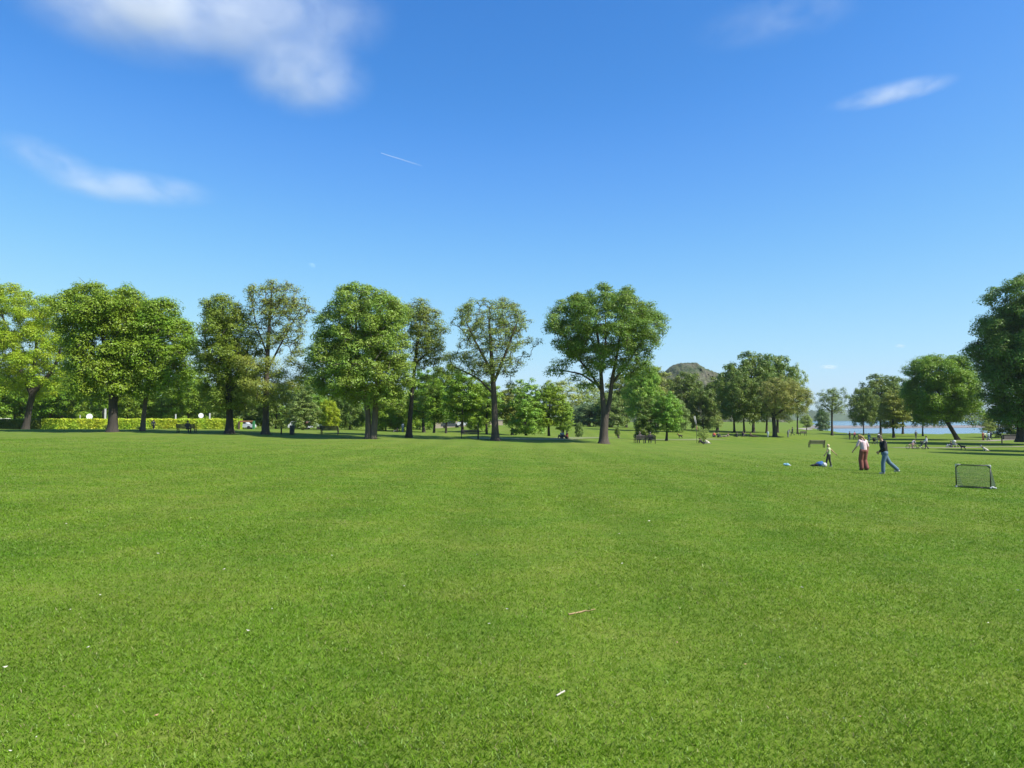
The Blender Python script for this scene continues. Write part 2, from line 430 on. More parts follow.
px_tree('broadleaf_tree', 'sparse olive tree with fan-shaped crown and a bare dark trunk', (495.5, 440.5),
        [(378, 478, 512), (371, 466, 522), (360, 464, 530), (347, 460, 537), (336, 456, 539), (325, 451, 535), (315, 451, 532), (306, 462, 524), (300, 474, 514), (296, 484, 502)],
        [[(495.5, 441.5, 4.6), (495, 425, 3.4), (494.5, 405, 3.0), (493, 380, 2.6), (491, 350, 1.8), (489, 320, 1)], [(493, 385, 1.6), (507, 350, 1.3), (517, 322, .7)], [(492, 372, 1.5), (477, 345, 1.2), (466, 322, .6)], [(494, 395, 1.1), (478, 378, .9), (452, 366, .6)]],
        340, .50, 38, .19, 18, leaf_mat('leaf_beech_olive', (.165, .215, .052), trans=.3), BARK, group=G1, inner=.2, twig=.02, sep=.95, epr=2.2,
        ext=[(449, 358, 0, 1.1), (456, 356, .5, 1.2), (464, 360, 0, 1.1), (452, 367, 0, 1), (470, 367, .5, 1), (460, 372, -.5, 1), (478, 376, 0, .9), (487, 385, 1, .9), (510, 385, 1, .9)])
px_tree('broadleaf_tree', 'great round-crowned tree standing alone on a forked pale-sided trunk', (603.5, 443.5),
        [(377, 586, 632), (370, 576, 646), (362, 570, 654), (352, 562, 654), (345, 552, 666), (335, 548, 668), (325, 543, 668), (316, 547, 664), (306, 558, 654), (298, 570, 646), (291, 592, 641), (286, 600, 636)],
        [[(603.5, 444.5, 5.2), (603.5, 432, 4.3), (605, 418, 3.7), (603, 404, 2.6), (601.5, 382, 2.0), (600, 350, 1.4), (596, 320, .8)], [(605, 420, 3.0), (610, 400, 2.2), (612, 380, 1.9), (618, 352, 1.3), (622, 322, .8)],
         [(602, 392, 1.3), (590, 372, 1.1), (572, 352, .7)], [(612, 384, 1.3), (628, 362, 1.0), (644, 340, .6)], [(601, 376, 1.3), (606, 345, 1.1), (606, 312, .6)], [(601, 388, 1), (582, 374, .9), (560, 370, .5)]],
        460, .64, 100, .22, 19, leaf_mat('leaf_maple', (.115, .195, .036)), BARK, group=G1, inner=.5, sep=.9, lobe=1.0,
        ext=[(552, 372, 0, .9), (558, 366, .5, 1), (566, 364, 0, .9), (561, 373, -.5, .7), (576, 378, .5, .8), (583, 386, 0, .8), (650, 372, 0, .8), (640, 374, .5, .8), (630, 378, -.4, .8), (592, 386, -.6, .8)])
px_tree('broadleaf_tree', 'golden-green spreading tree in front of the tall dark grove', (774.5, 437),
        [(420, 768, 790), (410, 762, 806), (400, 758, 810), (391, 757, 807), (384, 759, 799), (379, 764, 790), (376, 770, 784)],
        [[(774.5, 438, 2.4), (774, 428, 1.9), (773, 415, 1.7), (775, 400, 1.1), (778, 388, .6)], [(774, 416, 1), (788, 406, .8), (802, 400, .5)], [(773, 416, 1), (764, 402, .7), (760, 392, .4)]],
        190, .72, 70, .25, 20, L_GLD, BARKD, inner=.3, ext=[(800, 412, 0), (808, 402, 0), (786, 420, -1), (806, 411, 1, .7)])
px_tree('broadleaf_tree', 'small airy tree on a thin straight trunk by the lake', (831.5, 435.5),
        [(414, 820, 845), (408, 816, 848), (400, 815, 849), (394, 818, 847), (389, 826, 843), (386.5, 831, 839)],
        [[(831.5, 436.5, 1.15), (831.5, 420, .9), (832, 405, .7), (834, 394, .4)], [(832, 412, .5), (842, 402, .3)], [(831.5, 412, .5), (821, 404, .3)]],
        130, .72, 30, .30, 21, L_GRY, BARKD, inner=.3, sep=.95, ext=[(822, 414, 0, .8), (819, 412, .5, .7)])
px_tree('broadleaf_tree', 'dark round-headed tree with a leaning trunk near the right edge', (956, 440),
        [(424, 926, 950), (415, 912, 975), (405, 906, 978), (393, 905, 977), (382, 906, 975), (372, 910, 972), (364, 916, 968), (358, 928, 960), (354, 942, 954)],
        [[(957, 441, 2.3), (952.5, 432, 2.0), (946, 421, 1.8), (941, 408, 1.5), (938, 390, 1.1)], [(946, 422, 1.5), (955, 408, 1.1), (962, 392, .7)], [(942, 414, 1.2), (926, 402, .9), (916, 392, .5)]],
        560, 1.1, 110, .36, 22, L_MID, BARKD, inner=.25, sep=.74, lobe=1.0, ext=[(975, 412, -1, 1), (980, 416, -1, .8), (968, 420, -1, .8), (972, 424, 0, .7)])
px_tree('broadleaf_tree', 'tall dark tree cut off by the photo edge beyond the goal', (1021, 441),
        [(426, 998, 1050), (415, 992, 1062), (395, 988, 1070), (375, 986, 1074), (356, 980, 1075), (338, 974, 1074), (322, 986, 1070), (307, 991, 1066), (291, 999, 1058), (279, 1014, 1046), (273, 1026, 1036)],
        [[(1020, 442, 4.6), (1020, 428, 3.8), (1021, 410, 3.3), (1022, 370, 2.4), (1024, 320, 1.3)], [(1021, 395, 2), (1000, 365, 1.4), (978, 342, .7)], [(1021, 380, 2), (1044, 350, 1.4), (1060, 325, .7)]],
        820, 1.3, 110, .40, 23, leaf_mat('leaf_dark_oak', (.095, .165, .028)), BARKD, D=120, inner=.2, sep=.7, lobe=1.0)  # dark green leaf colour used for this crown only

# a few template trees, in metres (10 m tall), copied and scaled for the belt behind
def template(seed, rows, cb, n_cl, cr, per, leaf, **kw):
    g = random.Random(seed)
    top = rows[-1][0]
    tr = [[(0, 0, -.2, .24), (g.uniform(-.1, .1), 0, cb * .6, .17), (g.uniform(-.2, .2), g.uniform(-.2, .2), cb + 1, .14), (g.uniform(-.3, .3), g.uniform(-.3, .3), top * .72, .07)]]
    d = gen_tree(rows, tr, n_cl, cr, per, leaf, seed, fine=False, **kw)
    mt = mesh_np('trunk', d[0][0], d[0][1], [BARKD]); mt.polygons.foreach_set('use_smooth', [True] * len(mt.polygons))
    mc = mesh_np('crown', d[1][0], d[1][1], [L_MID])
    V = d[1][0]
    return mt, mc, V[:, 0].max() - V[:, 0].min(), V[:, 2].max()
TPL = {
    'round': template(31, [(2.2, -2, 2.2), (3.2, -3.4, 3.3), (5, -3.9, 3.8), (7, -3.5, 3.6), (8.6, -2.4, 2.6), (9.6, -1, 1.2)], 2.2, 190, .68, 46, .36),
    'oval': template(32, [(2, -1.4, 1.2), (3.5, -2.4, 2.3), (5.5, -2.7, 2.6), (7.5, -2.1, 2.2), (9, -1.3, 1.1), (9.8, -.4, .5)], 2, 150, .58, 46, .33),
    'cone': template(33, [(.5, -2.2, 2.3), (1.5, -2.7, 2.6), (3.5, -2.5, 2.5), (6, -1.8, 1.9), (8.2, -1.1, 1), (9.8, -.3, .3)], 1, 170, .55, 48, .32),
    'airy': template(34, [(2.6, -2, 2.4), (4, -3.1, 3), (6, -3.3, 3.4), (8, -2.7, 2.5), (9.6, -1, 1.3)], 2.6, 150, .52, 28, .30),
    'bush': template(35, [(.2, -3, 3.2), (2, -4.4, 4.6), (5, -4.6, 4.4), (7.5, -3.2, 3.4), (9.4, -1.2, 1)], .5, 190, .8, 48, .42),
    'broad': template(36, [(2.4, -2.6, 2.8), (3.6, -4.6, 4.4), (5.5, -5.2, 5), (7.6, -4.3, 4.5), (9, -2.6, 2.8), (9.7, -1, 1.1)], 2.3, 250, .72, 46, .36),
}
def bg_tree(cx, top, w, D, kind, lm, label, name='broadleaf_tree', group='trees in the belt behind the field', cat='tree', rz=None):
    mt, mc, W, H = TPL[kind]
    p = gd(cx, D)
    if cat == 'tree' and name != 'sapling' and w > 22:
        w *= 1.14; top -= 7 if cx < 700 else 1
    h = (EYE + (HY - top) / F * D) - p.z
    sw = w / F * D / W
    t = thing(name, label, cat, p, random.uniform(0, 6.28) if rz is None else rz, group)
    sh = h / H; t.scale = (sw, sw, sh)
    link('trunk', mt, t)
    c = link('crown', mc, t)
    c.material_slots[0].link = 'OBJECT'; c.material_slots[0].material = lm
    return t
BG = [
    (-6, 374, 52, 142, 'round', L_MID, 'green tree low behind the yellow-green tree at the photo edge'),
    (16, 384, 46, 150, 'round', L_GRY, 'grey-green tree behind the dark hedge end'),
    (50, 380, 52, 146, 'round', L_MID, 'green tree behind the hedge, just right of the leaning trunk'),
    (78, 366, 48, 150, 'oval', L_MID, 'tree rising in the gap between yellow-green and wide green trees'),
    (100, 388, 44, 140, 'bush', L_MID, 'shaded bushy tree behind the hedge and the thick dark trunk'),
    (128, 384, 46, 144, 'round', L_MID, 'green tree behind the hedge between thick and slim trunks'),
    (162, 386, 50, 150, 'round', L_LIM, 'bright tree behind the hedge right of the slim trunk'),
    (188, 376, 48, 146, 'round', L_MID, 'green tree behind the bench with its back to the hedge'),
    (212, 388, 40, 150, 'bush', L_MID, 'bushy tree behind the second round white sign'),
    (240, 380, 52, 140, 'bush', L_DRK, 'dark bushy tree behind the flared trunk'),
    (276, 388, 50, 138, 'bush', L_DRK, 'dark bushy tree behind the thin-topped tree trunk'),
    (303, 391, 33, 116, 'cone', L_GRY, 'grey-green conical tree with drooping boughs beside the dark bin'),
    (329, 404, 24, 124, 'bush', L_YEL, 'yellow-green bush tree behind the empty bench'),
    (318, 398, 28, 135, 'oval', L_LIM, 'lime tree between the conical tree and the empty bench'),
    (350, 384, 32, 132, 'bush', L_DRK, 'dark bushy tree just left of the paired trunk'),
    (386, 386, 42, 128, 'bush', L_MID, 'leafy bushy tree between paired trunk and thin dark trunk'),
    (404, 398, 34, 132, 'bush', L_MID, 'green bush tree behind the thin dark trunk'),
    (424, 374, 42, 124, 'oval', L_MID, 'green tree right of the thin dark trunk'),
    (434, 384, 34, 112, 'oval', L_MID, 'slim-trunked tree, first before the pale wall'),
    (446, 370, 40, 116, 'round', L_MID, 'dark-trunked tree before the pale wall, under the olive branch'),
    (463, 376, 42, 106, 'oval', L_MID, 'green tree behind the bench with its post'),
    (487, 386, 34, 108, 'oval', L_LIM, 'bright tree just left of the bare dark trunk'),
    (478, 384, 34, 126, 'bush', L_MID, 'bushy tree behind the fan-shaped olive tree'),
    (512, 390, 34, 116, 'oval', L_OLV, 'olive tree with a leaning trunk behind the lime conical tree'),
    (526, 384, 40, 106, 'cone', L_LIM, 'lime green conical tree leafy down to the grass'),
    (549, 388, 38, 108, 'oval', L_MID, 'green tree with slim trunk right of the lime conical one'),
    (563, 408, 26, 108, 'oval', L_LIM, 'small bright tree behind the seated pair'),
    (560, 384, 50, 215, 'airy', L_PAL, 'pale feathery tree far behind, left of the lone great tree'),
    (588, 386, 44, 225, 'airy', L_PAL, 'pale feathery tree far behind the forked trunk'),
    (590, 408, 40, 190, 'bush', L_FAR, 'round dull green tree on the far bank beside the dark roof'),
    (572, 414, 34, 200, 'bush', L_FAR, 'low dull green tree under the dark roof'),
    (626, 378, 46, 190, 'round', L_OLV, 'olive tree beyond the bank, right of the forked trunk'),
    (642, 371, 40, 140, 'round', L_LIM, 'bright tree showing under the great crown on its right'),
    (656, 372, 36, 215, 'oval', L_GLD, 'yellowish tree standing before the hill shoulder'),
    (658, 392, 34, 160, 'round', L_GLD, 'yellowish tree behind the two small dark trees'),
    (612, 396, 40, 185, 'bush', L_GRY, 'grey-green tree beyond the bank, behind the forked trunk'),
    (645, 403, 26, 106, 'cone', L_DRK, 'small dark conical tree behind the benches on the grass'),
    (666, 397, 34, 106, 'oval', L_LIM, 'small bright green tree right of the dark conical one'),
    (676, 402, 28, 140, 'bush', L_GRY, 'low grey-green tree between small bright tree and flag'),
    (684, 378, 38, 172, 'round', L_DRK, 'dark tree directly before the rocky hill'),
    (703, 386, 34, 166, 'bush', L_DRK, 'dark bushy tree behind the tall feather flag'),
    (717, 376, 34, 170, 'oval', L_DRK, 'dark tree before the right slope of the hill'),
    (734, 364, 38, 148, 'round', L_DRK, 'outer tree of the tall grove, next to the hill'),
    (753, 351, 52, 152, 'round', L_DRK, 'tallest tree of the dark grove by the lake'),
    (777, 356, 46, 158, 'round', leaf_mat('leaf_grove', (.105, .165, .036)), 'grove tree rising above the golden-green tree'),
    (797, 363, 26, 168, 'airy', L_PAL, 'pale thin tree on the lake side of the grove'),
    (766, 372, 40, 145, 'round', L_DRK, 'lower tree of the grove, behind the golden-green tree'),
    (744, 376, 40, 143, 'round', L_DRK, 'front tree of the grove, left of the golden-green tree'),
    (308, 376, 44, 160, 'bush', L_MID, 'green tree filling the gap above the empty bench'),
    (340, 394, 34, 165, 'bush', L_MID, 'green tree far behind, left of the paired trunk'),
    (420, 392, 40, 150, 'bush', L_MID, 'green tree far behind, left of the pale wall'),
    (62, 392, 60, 158, 'bush', L_LIM, 'bright tree far behind the hedge gap'),
    (145, 396, 60, 160, 'bush', L_LIM, 'bright tree far behind the long hedge, near the slim trunk'),
    (205, 398, 60, 165, 'bush', L_MID, 'green tree far behind the long hedge end'),
    (822, 408, 18, 240, 'bush', L_FAR, 'small blue-green tree on the shore behind the airy tree'),
    (806, 414, 14, 230, 'oval', L_PAL, 'small pale tree on the shore by the golden-green tree'),
    (863, 388, 30, 190, 'broad', L_DRK, 'dark low-spreading tree beside the small airy tree'),
    (880, 374, 44, 195, 'round', L_DRK, 'round dark tree behind the man in black'),
    (893, 390, 34, 165, 'oval', L_OLV, 'olive-tinged tree in front of the lake, pale trunk'),
    (902, 378, 36, 205, 'round', L_DRK, 'dark tree with a low side branch before the lake'),
    (922, 388, 36, 180, 'broad', L_DRK, 'dark tree left of the leaning trunk'),
    (1010, 402, 44, 165, 'bush', L_DRK, 'dark bushy tree behind the low wall'),
]
for b in BG: bg_tree(*(b if b[0] > 216 else b[:3] + (b[3] + 13,) + b[4:]))
bg_tree(987, 412, 22, 148, 'airy', L_PAL, 'pale feathery sapling between leaning trunk and photo edge', name='sapling')
# shade trees just out of the picture on the right: their shadows cross the grass
for px, D, w, top in ((1120, 74, 120, 285), (1085, 92, 90, 320)):
    bg_tree(px, top, w, D, 'round', L_DRK, 'large dark tree beyond the photo edge, shading the grass', group='trees beyond the edge')

# shrubs
sh = [(617, 427, 7, 98, 'oval', L_DRK, 'small dark shrub with a leaning stem behind the lone great tree'),
      (703, 428, 15, 92, 'airy', L_PAL, 'pale yellowish shrub under the feather flag'),
      (579, 421, 10, 112, 'bush', L_GRY, 'brownish shrub right of the seated pair'),
      (107, 424.5, 7, 110, 'bush', L_DRK, 'dark shrub at the foot of the thick dark trunk'),
      (139, 426, 7, 105, 'bush', L_DRK, 'dark shrub at the foot of the slim pale trunk'),
      (716, 414, 16, 140, 'airy', L_PAL, 'pale leggy shrub behind the picnic group')]
for a in sh: bg_tree(*a, name='shrub', cat='shrub', group='shrubs on the grass')
g = gd(617, 98)
MB().bar((g.x + .25, g.y - .2, g.z - .05), (g.x - .1, g.y, g.z + 1), .13, .1).build('stem', BARKL, None)
o = bpy.data.objects['stem']; o.name = 'tree_stump'; tag(o, 'leaning pale stump in front of a small dark shrub', 'stump')

# ------------------------------------------------------------------ hedges
def hedge(px0, px1, D, ph, lm, label):
    p0, p1 = gd(px0, D), gd(px1, D)
    Lm = (p1 - p0).length; H = ph / F * D; W = 1.6
    t = thing('hedge', label, 'hedge', p0, math.atan2(p1.y - p0.y, p1.x - p0.x), 'clipped hedges along the field edge')
    g = np.random.default_rng(int(px0 + 200))
    MB().box((Lm / 2, 0, H / 2 - .2), (Lm - .3, W - .3, H - .1)).build('twig_core', plain('hedge_core' , (.03, .045, .012)), t)
    n = int(Lm * 1100)
    u = g.random(n) * Lm; f = g.random(n)
    pos = np.zeros((n, 3)); nr = np.zeros((n, 3))
    lump = .05 * np.sin(u * 1.7) + .04 * np.sin(u * 4.1 + 1)
    top = f < .3
    pos[:, 0] = u
    pos[:, 1] = np.where(top, (g.random(n) - .5) * W, -W / 2 + lump + g.normal(size=n) * .07)
    pos[:, 2] = np.where(top, H + .05 * np.sin(u * 2.3) + g.normal(size=n) * .05, g.random(n) ** .8 * H)
    nr[:, 2] = np.where(top, 1, .25); nr[:, 1] = np.where(top, 0, -1)
    e = g.random(n) < .06
    pos[e, 0] = np.where(g.random(e.sum()) < .5, 0, Lm); pos[e, 1] = (g.random(e.sum()) - .5) * W; pos[e, 2] = g.random(e.sum()) * H
    nr += .7 * g.normal(size=(n, 3)); nr /= np.linalg.norm(nr, axis=1)[:, None]
    tt = np.cross(nr, g.normal(size=(n, 3))); tt /= np.linalg.norm(tt, axis=1)[:, None]; b = np.cross(nr, tt)
    s = (.07 + .10 * g.random(n))[:, None]
    V = np.stack([pos - tt * s, pos - b * s * .6, pos + tt * s, pos + b * s * .6], 1).reshape(-1, 3)
    link('foliage', mesh_np('foliage', V, np.arange(n * 4).reshape(-1, 4), [lm]), t)
hedge(-60, 40, 128, 10, L_DRK, 'dark shaded hedge running out at the photo edge under the yellow-green tree')  # the tree's shade on this end is put into the darker leaf colour
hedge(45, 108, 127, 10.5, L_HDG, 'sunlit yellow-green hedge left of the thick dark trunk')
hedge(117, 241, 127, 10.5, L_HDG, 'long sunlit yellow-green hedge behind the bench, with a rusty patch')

# ------------------------------------------------------------------ ground, water, path
def ground_material(name, ground=True):
    m, nt, out = new_mat(name)
    geo = N(nt, 'ShaderNodeNewGeometry')
    mp = N(nt, 'ShaderNodeMapping'); nt.links.new(geo.outputs['Position'], mp.inputs[0])
    big = noise(nt, .16, 5, mp.outputs[0], .6)
    midn = noise(nt, .9, 5, mp.outputs[0], .6)
    fin = noise(nt, 14, 4, mp.outputs[0], .7)
    k = (.86, .63, 3.0) if ground else (.84, .77, 1.25)
    sc_ = lambda st: [(p_, tuple(v * q for v, q in zip(c_, k))) for p_, c_ in st]
    c1 = ramp(nt, big.outputs['Fac'], sc_([(.3, (.090, .225, .004)), (.5, (.128, .252, .006)), (.7, (.175, .272, .010))]))
    c2 = ramp(nt, midn.outputs['Fac'], sc_([(.3, (.070, .195, .003)), (.52, (.123, .247, .006)), (.75, (.205, .290, .014))]))
    c3 = mixc(nt, .5, c1.outputs[0], c2.outputs[0])
    # mowing stripes running away from the camera
    sep = N(nt, 'ShaderNodeSeparateXYZ'); nt.links.new(geo.outputs['Position'], sep.inputs[0])
    wv = N(nt, 'ShaderNodeMath', operation='SINE'); ml = N(nt, 'ShaderNodeMath', operation='MULTIPLY'); ml.inputs[1].default_value = 2.3
    nt.links.new(sep.outputs['X'], ml.inputs[0]); nt.links.new(ml.outputs[0], wv.inputs[0])
    mr = N(nt, 'ShaderNodeMapRange'); nt.links.new(wv.outputs[0], mr.inputs[0]); mr.inputs[1].default_value = -1; mr.inputs[3].default_value = .945; mr.inputs[4].default_value = 1.05
    hs = N(nt, 'ShaderNodeHueSaturation'); nt.links.new(c3, hs.inputs['Color'])
    fr = N(nt, 'ShaderNodeMapRange'); nt.links.new(fin.outputs['Fac'], fr.inputs[0]); fr.inputs[1].default_value = .25; fr.inputs[2].default_value = .75
    fr.inputs[3].default_value = .72; fr.inputs[4].default_value = 1.25
    mm = N(nt, 'ShaderNodeMath', operation='MULTIPLY'); nt.links.new(mr.outputs[0], mm.inputs[0]); nt.links.new(fr.outputs[0], mm.inputs[1])
    b = N(nt, 'ShaderNodeBsdfPrincipled'); b.inputs['Roughness'].default_value = .85; b.inputs['Specular IOR Level'].default_value = .04
    b.inputs['Sheen Weight'].default_value = .04; b.inputs['Sheen Roughness'].default_value = .6; b.inputs['Sheen Tint'].default_value = (.8, 1, .5, 1)
    if ground:
        nt.links.new(mm.outputs[0], hs.inputs['Value'])
        bp = N(nt, 'ShaderNodeBump'); bp.inputs['Strength'].default_value = .5; bp.inputs['Distance'].default_value = .04
        nt.links.new(fin.outputs['Fac'], bp.inputs['Height']); nt.links.new(bp.outputs[0], b.inputs['Normal'])
        nt.links.new(hs.outputs[0], b.inputs['Base Color']); nt.links.new(b.outputs[0], out.inputs[0])
    else:
        isl = N(nt, 'ShaderNodeMapRange'); nt.links.new(geo.outputs['Random Per Island'], isl.inputs[0]); isl.inputs[3].default_value = .95; isl.inputs[4].default_value = 1.75
        m2 = N(nt, 'ShaderNodeMath', operation='MULTIPLY'); nt.links.new(isl.outputs[0], m2.inputs[0]); nt.links.new(mr.outputs[0], m2.inputs[1])
        nt.links.new(m2.outputs[0], hs.inputs['Value'])
        gt = N(nt, 'ShaderNodeMath', operation='GREATER_THAN'); gt.inputs[1].default_value = .965; nt.links.new(geo.outputs['Random Per Island'], gt.inputs[0])
        cc = mixc(nt, gt.outputs[0], hs.outputs[0], (.26, .24, .10))
        b.inputs['Roughness'].default_value = .42; b.inputs['Specular IOR Level'].default_value = .22
        nt.links.new(cc, b.inputs['Base Color'])
        t = N(nt, 'ShaderNodeBsdfTranslucent'); nt.links.new(cc, t.inputs[0])
        mx = N(nt, 'ShaderNodeMixShader'); mx.inputs[0].default_value = .35
        nt.links.new(b.outputs[0], mx.inputs[1]); nt.links.new(t.outputs[0], mx.inputs[2]); nt.links.new(mx.outputs[0], out.inputs[0])
    return m
GROUND = ground_material('lawn'); BLADE = ground_material('grass_blade', False)

def axis(lims):
    out = []
    for a, b, st in lims: out += list(np.arange(a, b, st))
    return np.array(out + [lims[-1][1]])
ys = axis([(-40, 0, 10), (0, 40, 1.25), (40, 180, 2), (180, 320, 10), (320, 1000, 60), (1000, 6000, 500)])
xp = axis([(0, 60, 2), (60, 160, 5), (160, 600, 40), (600, 5000, 400)])
xs = np.concatenate([-xp[:0:-1], xp])
X, Y = np.meshgrid(xs, ys)
V = np.stack([X, Y, tz(X, Y)], 2).reshape(-1, 3)
nx, ny = len(xs), len(ys)
i, j = np.meshgrid(np.arange(nx - 1), np.arange(ny - 1))
q = (j * nx + i).ravel()
me = mesh_np('ground', V, np.stack([q, q + 1, q + nx + 1, q + nx], 1), [GROUND]); me.polygons.foreach_set('use_smooth', [True] * len(me.polygons))
tag(link('ground', me), kind='structure')

def tz_grid(x, y):      # height of the ground mesh itself (bilinear in its cells)
    ix = np.clip(np.searchsorted(xs, x) - 1, 0, nx - 2); iy = np.clip(np.searchsorted(ys, y) - 1, 0, ny - 2)
    fx = (x - xs[ix]) / (xs[ix + 1] - xs[ix]); fy = (y - ys[iy]) / (ys[iy + 1] - ys[iy])
    Z = V[:, 2].reshape(ny, nx)
    return (Z[iy, ix] * (1 - fx) + Z[iy, ix + 1] * fx) * (1 - fy) + (Z[iy + 1, ix] * (1 - fx) + Z[iy + 1, ix + 1] * fx) * fy

# mown grass blades over the near field
def grass():
    g = np.random.default_rng(3)
    yy = np.linspace(2.4, 72, 400); dens = 11500 * (3.4 / yy) ** 1.3 * (1.5 * yy + 2) * np.clip((72 - yy) / 62, 0, 1) ** 1.8
    cdf = np.cumsum(dens); tot = int(cdf[-1] * (yy[1] - yy[0])); cdf /= cdf[-1]
    n = min(tot, 1150000)
    y = np.interp(g.random(n), cdf, yy); x = (g.random(n) * 2 - 1) * (.75 * y + 1)
    nt_ = n // 9                                     # half of the blades stand in tufts
    tx = x[:nt_]; ty = y[:nt_]; k = g.integers(0, nt_, n // 3); spread = .012 + .002 * ty[k]
    x[-(n // 3):] = tx[k] + g.normal(size=n // 3) * spread; y[-(n // 3):] = ty[k] + g.normal(size=n // 3) * spread
    patch = np.sin(x * .9 + 1.1 * np.sin(y * .5)) * np.sin(y * .8 + 1.3 * np.sin(x * .43)) * .5 + .5
    sc = np.maximum(1, y / 6.5) ** .8
    h = (.018 + .020 * g.random(n) ** 1.5) * (.88 + .28 * patch) * np.maximum(1, y / 16) ** .2
    w = (.0015 + .0018 * g.random(n)) * sc
    a = g.random(n) * 6.283; lean = .35 + .75 * g.random(n)
    z = tz_grid(x, y)
    la = g.random(n) * 6.283
    P = np.stack([x, y, z - .004], 1)
    side = np.stack([np.cos(a), np.sin(a), 0 * a], 1) * w[:, None]
    ld = np.stack([np.cos(la) * lean, np.sin(la) * lean, np.ones(n)], 1); ld /= np.linalg.norm(ld, axis=1)[:, None]
    ld2 = np.stack([np.cos(la) * lean * 2.2, np.sin(la) * lean * 2.2, np.ones(n)], 1); ld2 /= np.linalg.norm(ld2, axis=1)[:, None]
    mid = P + ld * (h * .6)[:, None]; tip = mid + ld2 * (h * .55)[:, None]
    VV = np.stack([P - side, P + side, mid + side * .8, tip, mid - side * .8], 1)
    base = np.arange(n) * 5
    me = bpy.data.meshes.new('grass'); me.vertices.add(n * 5); me.vertices.foreach_set('co', VV.astype(np.float32).ravel())
    lo = np.stack([base, base + 1, base + 2, base + 3, base + 4], 1).astype(np.int32)
    me.loops.add(n * 5); me.loops.foreach_set('vertex_index', lo.ravel())
    me.polygons.add(n); me.polygons.foreach_set('loop_start', np.arange(0, n * 5, 5, dtype=np.int32))
    me.update(calc_edges=True); me.materials.append(BLADE)
    tag(link('grass', me), 'short mown green lawn grass in the foreground', 'grass', kind='stuff')
grass()

def strip(name, pts, width, mat, label=None, lift=.03):
    """a ribbon on the terrain"""
    P = np.array(pts); d = np.linalg.norm(np.diff(P, axis=0), axis=1); s = np.concatenate([[0], np.cumsum(d)])
    u = np.arange(0, s[-1], 1.5); c = np.stack([np.interp(u, s, P[:, k]) for k in range(2)], 1)
    t = np.gradient(c, axis=0); t /= np.linalg.norm(t, axis=1)[:, None]; nrm = np.stack([-t[:, 1], t[:, 0]], 1)
    rows = []
    for k in (-.5, -.25, 0, .25, .5):
        q = c + nrm * width * k * (1 + .06 * np.sin(u * .7 + k * 9))[:, None]
        rows.append(np.concatenate([q, (tz_grid(q[:, 0], q[:, 1]) + lift)[:, None]], 1))
    A = np.stack(rows, 1); m = len(u)
    q = (np.arange(m - 1)[:, None] * 5 + np.arange(4)).ravel()
    tag(link(name, mesh_np(name, A.reshape(-1, 3), np.stack([q, q + 1, q + 6, q + 5], 1), [mat])), kind='structure')
GRAVEL = plain('gravel_path', (.27, .235, .19), .9, .2, 1.5)
DRY = plain('worn_grass', (.185, .21, .065), .9, .2, 1.2)
a = lambda px, py: tuple(at(px, py))[:2]
strip('path', [a(470, 438.3), a(560, 439.3), a(640, 439.8), a(720, 439.2)], 3.2, DRY)
strip('path', [a(890, 447.5), a(930, 447.8), a(980, 447.2), a(1060, 446)], 1.6, GRAVEL)
strip('path', [a(955, 440.8), a(985, 441.2), a(1030, 439), a(1080, 436)], 2.6, GRAVEL)

# lake and mud flats
WZ = -3.65
m, nt, out = new_mat('lake_water')
b = N(nt, 'ShaderNodeBsdfPrincipled'); b.inputs['Base Color'].default_value = (.05, .10, .16, 1); b.inputs['Roughness'].default_value = .12
geo = N(nt, 'ShaderNodeNewGeometry'); nz = noise(nt, .6, 4, geo.outputs['Position'])
bp = N(nt, 'ShaderNodeBump'); bp.inputs['Strength'].default_value = .9; bp.inputs['Distance'].default_value = .35
nt.links.new(nz.outputs['Fac'], bp.inputs['Height']); nt.links.new(bp.outputs[0], b.inputs['Normal']); nt.links.new(b.outputs[0], out.inputs[0])
WATER = m
me = mesh_np('water', [(20, 180, WZ), (1500, 180, WZ), (1500, 1600, WZ), (20, 1600, WZ)], [(0, 1, 2, 3)], [WATER])
tag(link('water', me), kind='structure')
MUD = plain('shore_mud', (.22, .19, .165), .8, .3, .05)
def flat(name, outline, z, h, mat):
    n = len(outline); g = random.Random(5)
    mb = MB(); mb.poly([(x, y, z) for x, y in outline], (0, 0, h)); o = mb.build(name, mat); tag(o, kind='structure')
def pd(px, D): return ((px - CX) / F * D, D)
flat('mud_flat', [pd(720, 290), pd(800, 292), pd(850, 296), pd(905, 300), pd(960, 310), pd(1100, 318), pd(1100, 385), pd(980, 380), pd(900, 372), pd(840, 370), pd(800, 380), pd(770, 395), pd(700, 400)], WZ - .3, .42, MUD)
SAND = plain('pale_shingle', (.36, .31, .27), .9, .25, .08)
flat('shingle_spit', [pd(690, 230), pd(770, 236), pd(806, 245), pd(812, 262), pd(805, 275), pd(690, 275)], WZ - .3, .75, SAND)

